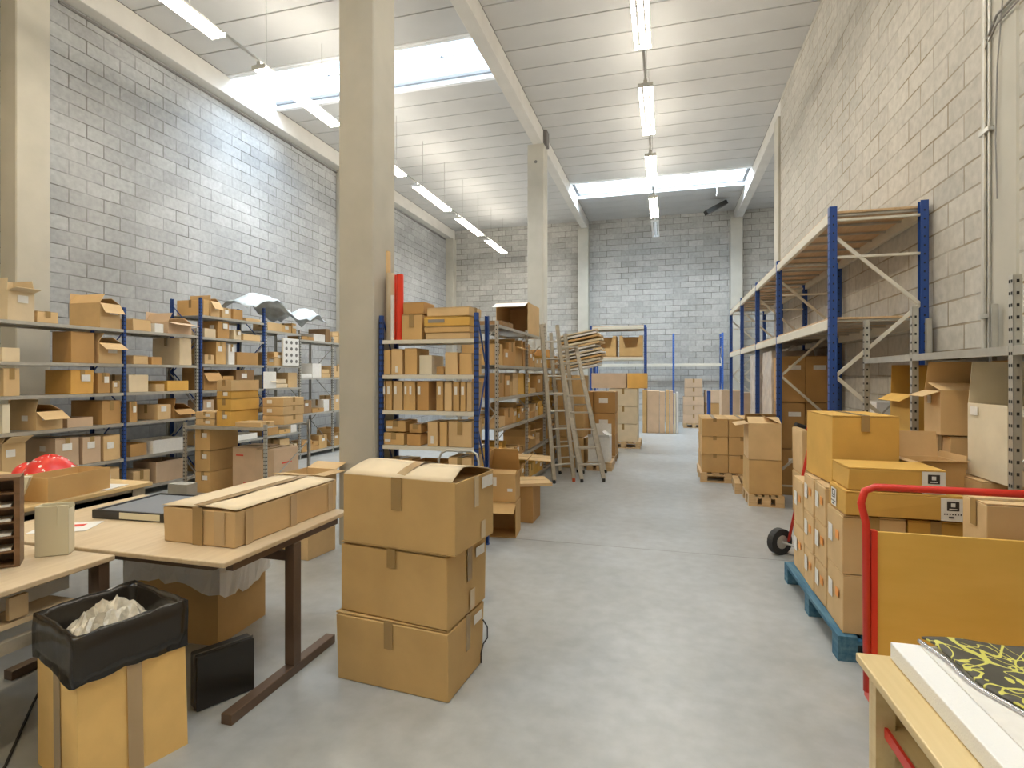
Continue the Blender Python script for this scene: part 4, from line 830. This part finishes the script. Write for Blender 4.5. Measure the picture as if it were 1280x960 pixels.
def logo_label(r, face, cx, cz, w, d, h, s=.105):
    o = sticker(r, face, cx, cz, s*1.05, s*1.15, w+.008, d+.008, h, 'paper', 'logo_label')
    q = MB(); e = .0035
    def rect(a0, a1, b0, b1, mb, off):
        if face == 'f': mb.box(cx+a0, cx+a1, -d/2-.004-e-off-.0006, -d/2-.004-e-off, cz+b0, cz+b1)
        else: mb.box(-w/2-.004-e-off-.0006, -w/2-.004-e-off, cx-a1, cx-a0, cz+b0, cz+b1)
    rect(-.028, .028, -.005, .045, q, 0)
    for k in range(7): rect(-.042+k*.0125, -.042+k*.0125+.006, -.028, -.02, q, 0)
    rect(-.02, .005, -.045, -.036, q, 0)
    q.build('logo_square', 'ink', o)
    q = MB(); rect(-.010, .010, .016, .036, q, .0008); rect(-.018, .018, .002, .007, q, .0008); q.build('logo_mark', 'paper', o)
zf = PZ+2*(.334)+.006
r = carton(1.255, 3.63, zf, .57, .30, .135, 'wide flat carton with black square logo, lower of two on blue pallet', 'logo cartons', col='ochre', tape='x', tapes=False); logo_label(r, 'f', .225, .062, .57, .30, .135); logo_label(r, 'l', .05, .062, .57, .30, .135, .09)
r = carton(1.225, 3.66, zf+.14, .47, .32, .125, 'wide flat carton with black square logo, upper of two on blue pallet', 'logo cartons', col='ochre', tape='x', tapes=False); logo_label(r, 'f', .175, .058, .47, .32, .125)
carton(1.19, 4.18, .91, .38, .50, .435, 'large plain brown carton on top of the blue pallet load', None, rz=4, col='ochre', kind='closed', tape='y', tdrop=.1)
# hand truck behind the blue pallet
r = thing('hand_truck', 'red hand truck with dark tyres parked behind the blue pallet', 'hand truck', (1.08, 5.26, 0), math.radians(-55))
for sx in (-.17, .17):
    MB().tube([(sx-.03, 0, .115), (sx+.03, 0, .115)], .115, 24).build('tyre', 'rubber', r, smooth=False); MB().tube([(sx-.033, 0, .115), (sx+.033, 0, .115)], .06, 16).build('wheel_hub', 'galv', r)
    MB().tube([(sx*.7, .05, .12), (sx*.7, .30, 1.0), (sx*.8, .32, 1.08), (sx*.8, .26, 1.13)], .013).build('frame_tube', 'red_paint', r, smooth=True); MB().tube([(sx*.8, .26, 1.13), (sx*.8, .15, 1.16)], .018).build('grip', 'rubber', r)
MB().tube([(-.14, 0, .115), (.14, 0, .115)], .01).build('axle', 'galv', r); MB().box(-.2, .2, .07, .30, .005, .012).build('toe_plate', 'galv', r)
for z in (.3, .6, .9): MB().tube([(-.12, .05+(z-.12)*.284, z), (.12, .05+(z-.12)*.284, z)], .01).build('cross_bar', 'red_paint', r)
# mid-aisle pallets
pallet('wooden pallet under the taped cartons in the mid aisle', .50, 8.72, .78, .95, 0, group='aisle pallets')
g = 'taped cartons on the mid-aisle pallet'
for c in range(2):
    for k in range(3):
        for rr_ in range(2):
            carton(.71+.38*c, 8.99+.44*rr_, PZ+.27*k, .37, .43, .266, f'brown taped carton on mid-aisle pallet, {["aisle","wall"][c]} column {["near","far"][rr_]} row, {["bottom","middle","top"][k]}', g, col='kraft', tape='y', tdrop=.05, stick=[])
pallet('wooden pallet under the wrapped open cartons by the tall rack', .98, 7.28, .40, .58, 0, group='aisle pallets')
g = 'sagging cartons by the tall rack'
carton(1.17, 7.56, PZ, .37, .5, .42, 'bulging brown carton by the tall rack, lower one on the pallet', g, rz=1, col='kraft', kind='closed', tape='y', tapes=False)
carton(1.17, 7.56, PZ+.424, .37, .5, .44, 'bulging brown carton with loose open flaps, upper one on the pallet', g, rz=-1, col='tan', kind='open', flaps={'f': (20, .2), 'l': (190, .15), 'r': (25, .2), 'b': (30, .2)})
pallet('empty wooden pallet pushed behind the wrapped cartons', .90, 7.98, .42, .6, -3, group='aisle pallets')
# ================================================================== TALL BLUE PALLET RACK ON THE RIGHT
RX = 1.40; RD = .77; RY = [5.52, 7.94, 9.70, 11.58, 13.45]; YFAR = RY[-1]
def racking(name, label, x, y, rz, frames, depth, ph, beams, boards=True, pw=.074, pmat='blue_steel', bh=.09, brace0=.35, skip=()):
    r = thing(name, label, 'rack', (x, y, 0), math.radians(rz))
    for i, fx in enumerate(frames):
        upright(r, fx, pw/2, ph, pw*.8, pmat, -1, pitch=.075); upright(r, fx, depth-pw/2, ph, pw*.8, pmat, 1, holes=True, pitch=.075)
        z = brace0; up = True
        while z+.62 < ph:
            q = MB(); q.bar((fx, pw*.8, z if up else z+.62), (fx, depth-pw*.8, z+.62 if up else z), .03, .018, up=Vector((1, 0, 0))); q.build('frame_brace', 'beam_paint', r); z += .62; up = not up
        for z in (.15, ph-.45, ph-.12): MB().bar((fx, pw*.8, z), (fx, depth-pw*.8, z), .03, .02).build('frame_tie', 'beam_paint', r)
    for i in range(len(frames)-1):
        a, b = frames[i]+pw*.42, frames[i+1]-pw*.42
        for z in beams:
            if (i, z) in skip: continue
            MB().box(a, b, .004, .044, z-bh, z).build('beam', 'beam_paint', r, bev=.006); MB().box(a, b, depth-.044, depth-.004, z-bh, z).build('beam', 'beam_paint', r)
            if boards:
                n = max(3, int((b-a)/.34))
                for k in range(n+1): xx = a+.03+(b-a-.06)*k/n; MB().box(xx-.012, xx+.012, .045, depth-.045, z-.022, z-.002).build('cross_bar', 'galv', r)
                q = MB(); m = n
                for k in range(m): q.box(a+(b-a)*k/m+.004, a+(b-a)*(k+1)/m-.004, .02, depth-.02, z+.001, z+.02)
                q.build('deck_boards', 'rack_board', r)
    return r
racking('pallet_rack', 'tall blue pallet rack with two empty plank decks along the right wall', RX, YFAR, -90, [YFAR-y for y in RY][::-1], RD, 3.10, [3.05, 2.10])
g = 'cartons under the tall rack'
for c in range(2):
    for k in range(3):
        carton(1.63+.30*c, 8.32, .002+.62*k, .295, .5, .612, f'large brown carton with white label under tall rack, {["aisle-side","wall-side"][c]} column, {["bottom","middle","top"][k]}', g, col='brown', tape='y', tapes=False, stick=[('f', 0.02, .46, .15, .06)])
for k in range(2):
    r = thing('wrapped_pallet_load', f'pale plastic-wrapped pallet load under the tall rack, {["nearer","farther"][k]} of two', 'pallet load', (1.74, (8.98, 10.3)[k], 0), 0, 'wrapped pallet loads')
    q = MB(); rg = random.Random(50+k); P = []; nz = 14
    for i in range(nz+1):
        for j in range(24):
            t = j/24*4; s = int(t); cc = [(-.28, -.36), (.28, -.36), (.28, .36), (-.28, .36)]; a = cc[s]; b_ = cc[(s+1) % 4]; u = t-s
            P.append((a[0]+(b_[0]-a[0])*u+rg.uniform(-.008, .008), a[1]+(b_[1]-a[1])*u+rg.uniform(-.008, .008), .145+1.8*i/nz))
    q.add(P, [(i*24+j, i*24+(j+1) % 24, (i+1)*24+(j+1) % 24, (i+1)*24+j) for i in range(nz) for j in range(24)]+[tuple(nz*24+j for j in range(24))]); q.build('stretch_wrap', 'wrap_film', r, smooth=False)
    q = MB(); q.box(-.3, .3, -.4, .4, .12, .14); q.box(-.3, .3, -.4, .4, 0, .02)
    for a in (-.25, 0, .2):
        for b_ in (-.38, -.05, .28): q.box(a, a+.08, b_, b_+.1, .02, .12)
    q.build('pallet_base', 'pallet_wood', r)
# near bay of the tall rack: smaller things seen between the posts
carton(1.66, 5.95, .80, .36, .42, .30, 'small tan carton with white label behind nearest blue post', None, col='orange', tape='y', stick=[('f', -.1, .17, .08, .10)])
carton(1.66, 5.95, .002, .42, .46, .79, 'tall brown carton standing inside the near bay of the rack', None, col='brown', tape='y')
carton(2.0, 6.10, .9, .16, .3, .45, 'white box standing at the wall inside the near bay', None, col='paper', kind='plain')
carton(2.0, 6.10, .002, .2, .36, .89, 'narrow brown carton carrying the white box at the wall', None, col='kraft')
for k in range(3):
    carton(1.72, 12.0+.03*k, .002+.42*k, .46, .6, .41, f'pinkish brown carton at far end under tall rack, {["bottom","middle","top"][k]}', g, col='pinkish', tape='y')
for k in range(2):
    carton(1.66, 6.95+.0*k, .002+.5*k, .42, .5, .49, f'tan carton in the near rack bay behind the hand truck, {["lower","upper"][k]}', g, col='tan', tape='y')
# ================================================================== GREY SHELVING ON THE RIGHT, NEAR
LX = 1.66; LD = .50
YL = [5.44, 4.48, 3.32]
shelving('grey_shelving', 'grey perforated-post shelving by the right wall above the open cartons', LX, 5.44, -90, [0, .96, 2.12, 3.5], [[1.745], [1.745], [1.745]], LD, [2.08, 2.08, 2.10, 2.1], pw=.038, th=.045, pitch=.06)
g = 'open cartons by the right wall'
# pile under the shelf
carton(1.93, 3.93, .002, .46, .50, .50, 'brown carton at floor under grey right shelving, below the cream one', g, col='kraft')
carton(1.93, 3.93, .506, .46, .50, .50, 'tan carton under the tall cream carton by right wall', g, col='tan')
carton(1.945, 3.72, 1.012, .40, .40, .42, 'tall cream carton with drooping flaps beside the near grey post', g, col='cream', kind='open', flaps={'f': (200, .13), 'l': (-4, .19), 'r': (95, .1), 'b': (80, .25)}, stick=[('l', .12, .38, .08, .05)])
carton(1.93, 4.22, 1.012, .4, .26, .2, 'low tan carton under the leaning open carton', g, col='tan')
carton(1.90, 4.23, 1.22, .42, .28, .28, 'open brown carton with raised flaps leaning under grey shelf', g, rz=-4, col='tan', kind='open', flaps={'f': (12, .22), 'l': (200, .1), 'b': (70, .2), 'r': (75, .2)}, stick=[('l', .03, .22, .06, .05)])
carton(1.90, 4.80, .002, .40, .50, .60, 'brown floor carton under the far bay of grey right shelving', g, col='kraft')
carton(1.90, 4.80, .606, .40, .50, .55, 'cream narrow carton under the far bay of grey right shelving', g, col='cream', tape='y')
carton(1.90, 4.82, 1.16, .36, .42, .30, 'open brown carton with upright flap, topmost in far bay', g, col='ochre', kind='open', flaps={'f': (95, .2), 'l': (210, .1), 'b': (85, .22), 'r': (80, .2)})
carton(1.88, 5.22, .002, .36, .28, 1.05, 'tall pale carton at the far grey post', g, col='pale')
carton(1.62, 3.28, .55, .01, .01, .01, 'x') if False else None
# open carton with the big grey flap, in front of the pile
carton(1.60, 3.93, .002, .12, .46, .66, 'narrow brown carton supporting the open carton with grey flap', g, col='kraft') if False else None
# ================================================================== RED PLATFORM TROLLEY
r = thing('platform_trolley', 'red tubular platform trolley with ochre plywood end board', 'trolley', (1.24, 2.84, 0))
MB().tube([(-.36, 0, .17), (-.365, 0, .93), (-.385, 0, 1.02), (-.37, 0, 1.075), (-.33, 0, 1.095), (.43, 0, 1.095), (.47, 0, 1.075), (.485, 0, 1.02), (.465, 0, .93), (.46, 0, .17)], .0165, 14).build('handle_frame', 'red_paint', r, smooth=True)
for sx in (-.335, .435): MB().box(sx-.012, sx+.012, -.012, .02, .17, .90).build('board_channel', 'red_paint', r)
MB().box(-.322, .422, -.004, .012, .20, .895).build('end_board', 'plywood', r, bev=.002)
MB().box(-.35, .48, -.62, .03, .15, .168).build('deck', 'plywood', r); q = MB(); q.box(-.36, .49, -.63, -.621, .13, .17); q.box(-.36, .49, .031, .04, .13, .17); q.box(-.36, -.351, -.621, .031, .13, .17); q.box(.481, .49, -.621, .031, .13, .17); q.build('deck_rim', 'red_paint', r)
for sx in (-.30, .40):
    for sy in (-.54, -.03): MB().tube([(sx-.02, sy, .06), (sx+.02, sy, .06)], .06, 18).build('caster', 'rubber', r); q = MB(); q.box(sx-.028, sx-.022, sy-.02, sy+.02, .05, .148); q.box(sx+.022, sx+.028, sy-.02, sy+.02, .05, .148); q.build('caster_fork', 'galv', r)
g = 'cartons behind the red trolley'
carton(1.50, 3.02, .002, .26, .20, 1.03, 'tall tan carton behind the red trolley board, aisle-side one', g, col='tan', tape='x', stick=[('f', .1, .93, .04, .02, 'tape_pale', 'mark')])
carton(1.775, 3.02, .002, .27, .20, 1.03, 'tall tan carton behind red trolley board, wall-side one with small grey print', g, col='tan', tape='x', stick=[('f', -.03, .92, .05, .03, 'greyink', 'print')])
carton(1.572, 3.99, .911, .25, .28, .17, 'open shallow carton with big upright flap right of the large plain brown carton', g, rz=5, col='tan', kind='open', flaps={'f': (160, .05), 'l': (185, .04), 'b': (98, .16), 'r': (95, .04)})
# ================================================================== NEAR RIGHT TABLE
r = thing('shelf_table', 'light maple table with open shelf below at the bottom right corner', 'table', (.585, 1.895, 0), math.radians(1.8))
MB().box(-.03, .95, -1.0, 0, .735, .76).build('table_top', 'maple', r, bev=.004)
MB().box(.0, .018, -.92, -.02, 0, .734).build('side_panel', 'maple', r) if False else MB().box(.0, .9, -.04, -.02, 0, .734).build('back_panel', 'maple', r)
MB().box(.0, .05, -.07, -.041, 0, .734).build('leg', 'maple', r); MB().box(.0, .05, -.95, -.90, 0, .734).build('leg', 'maple', r)
MB().box(.03, .9, -.9, -.042, .56, .575).build('shelf', 'maple', r); MB().box(.02, .029, -.9, -.075, .555, .585).build('shelf_edge', 'red_paint', r)
tag(MB().box(0, .3, 0, .30, 0, .05).build('red_folder', 'red_paint', loc=(.72, 1.42, .58), bev=.004), 'thin red folder lying on the shelf under the maple table', 'folder') if False else None
o = thing('polystyrene_block', 'white polystyrene slab lying on the maple table', 'packing slab', (.66, 1.875, .762), math.radians(1.5))
MB().box(-.02, .70, -.92, 0, 0, .05).build('slab', 'styrofoam', o, bev=.004); MB().box(.05, .68, -.9, -.03, .051, .056).build('paper_sheet', 'paper', o)
o = thing('patterned_fabric', 'black fabric with yellow scribbled curls spread on the white slab', 'fabric', (.775, 1.875, .826), math.radians(1.5))
q = MB(); P = []; n = 24; rg = random.Random(4)
for i in range(n+1):
    for j in range(n+1):
        u, v = i/n, j/n; edge = .06*v+.02*math.sin(v*9)*v
        P.append((-.055+edge+.62*u, -.40*v, .008+.005*math.sin(u*14+v*5)+.004*math.sin(v*17+u*3)))
q.add(P, [(i*(n+1)+j, i*(n+1)+j+1, (i+1)*(n+1)+j+1, (i+1)*(n+1)+j) for i in range(n) for j in range(n)]); q.build('fabric', 'scribble_fabric', o, smooth=True, solid=.006)
q = MB(); pts = [(-.055+.06*v+.02*math.sin(v*9)*v-.006, -.40*v, -.002) for v in [k/40 for k in range(41)]]; q.tube(pts, .006, 8); q.build('foil_trim', 'foil', o, smooth=True)
# ================================================================== STACKS BEYOND THE LADDERS
pallet('wooden pallet under the labelled brown cartons beyond the ladders', -1.68, 10.06, .80, .8, 0, group='far left pallets')
g = 'labelled brown cartons on the left pallet'
for c in range(2):
    for k in range(3):
        carton(-1.46+.395*c, 10.33, PZ+.388*k, .385, .5, .382, f'brown carton with white label beyond ladders, {["left","right"][c]} column, {["bottom","middle","top"][k]}', g, col='orange' if 0 else 'brown', tape='y', tapes=False, stick=[('f', -.02, .22, .16, .09)]+([('f', .13, .06, .07, .07)] if (c == 0 and k == 2) else []))
pallet('small wooden pallet under the torn white carton', -1.28, 9.28, .42, .5, 0, group='far left pallets')
carton(-1.08, 9.50, PZ, .36, .38, .42, 'white plastic-wrapped carton with open flaps beside the stepladder', None, col='paper', kind='open', flaps={'f': (150, .1), 'l': (200, .1), 'r': (35, .15), 'b': (80, .2)})
pallet('wooden pallet under the wrapped stack behind the brown cartons', -1.25, 12.3, .72, 1.0, 0, group='far left pallets')
g = 'wrapped pale stack left of the aisle'
for k in range(3):
    carton(-.90, 12.72, PZ+.388*k, .62, .75, .384, f'pale wrapped carton on second left pallet, {["bottom","middle","top"][k]}', g, col='pale', tape='y')
carton(-1.22, 12.62, PZ+1.17, .75, .5, .33, 'long open pinkish carton on top of the wrapped stack, left', None, col='pinkish', kind='tray')
carton(-.60, 12.62, PZ+1.17, .42, .5, .33, 'ochre open carton on top of the wrapped stack, right', None, col='orange', kind='tray')
# back racks
racking('back_rack', 'blue rack holding the cut-front picking boxes, left of aisle end', -2.12, 16.3, 0, [0, 1.55], .8, 3.05, [3.02, 2.12], boards=True)
g = 'picking boxes on the rear rack'
for k in range(2):
    carton(-1.725+.755*k, 16.64, 2.145, .66, .6, .60, f'cardboard picking box with cut-out front on rear rack, {["left","right"][k]}', g, col='kraft', kind='bin')
racking('wall_rack', 'low blue rack with one white beam along the rear wall', -2.3, 18.75, 0, [0, 2.55, 4.05], .7, 2.96, [1.98], boards=False, pmat='blue_steel_light')
g = 'upright flat packs at the aisle end'
for k, (x0, x1, c) in enumerate([(-.62, -.5, 'kraft'), (-.49, -.17, 'pinkish'), (-.16, -.02, 'pinkish'), (-.0, .09, 'tan'), (.10, .20, 'pinkish'), (.21, .27, 'cream'), (.28, .34, 'paper')]):
    carton((x0+x1)/2, 15.98, .002, x1-x0-.006, .5, 1.19-.02*(k % 3)-.06*(k > 4), f'{CN[c]} upright flat pack standing at aisle end, {ORD[k]} from left', g, col=c, kind='plain')
g = 'stacked cartons by the rear wall'
pallet('dark wooden pallet under the narrow carton tower by the rear wall', .52, 17.55, .62, .8, 0, group='rear pallets')
for k in range(5):
    carton(.82, 17.9, PZ+.27*k, (.60, .60, .60, .52, .50)[k], .6, .266, f'pinkish carton in the narrow tower by rear wall, {["lowest","second up","third up","fourth up","topmost"][k]}', g, col='pinkish', tape='y')
for k in range(3):
    carton(1.58, 17.95, .002+.38*k, .85, .6, .375, f'wide greyish carton by rear wall right of tower, {["bottom","middle","top"][k]}', g, col='pinkish' if k != 1 else 'brown', tape='x')
for k in range(2):
    carton(1.52+.0*k, 14.6, .002+.62*k, .42, .6, .615, f'tall pinkish carton beyond the tall rack, {["lower","upper"][k]}', g, col='pinkish', tape='y')
tube_thing('dark blue upright tube standing beside the far cartons', 1.18, 16.6, .002, 1.15, .05, 'blue_steel', (0, 0), 'tube', None, 'upright_tube')
# ================================================================== CAMERA AND OUTPUT
cd = bpy.data.cameras.new('camera'); cam = bpy.data.objects.new('camera', cd); COL.objects.link(cam)
cam.location = (0, 0, CH); cam.rotation_euler = (PI/2, 0, TH); cd.sensor_width = 36; cd.lens = 36*F/1280; cd.shift_y = (469-480)/1280; cd.clip_start = .05
S.camera = cam
S.view_settings.view_transform = 'Standard'; S.view_settings.look = 'None'; S.view_settings.gamma = 1; S.view_settings.use_curve_mapping = False; S.view_settings.exposure = EXPO
S.cycles.use_denoising = True; S.cycles.max_bounces = 8; S.cycles.diffuse_bounces = 5; S.cycles.transparent_max_bounces = 12; S.cycles.sample_clamp_indirect = 6
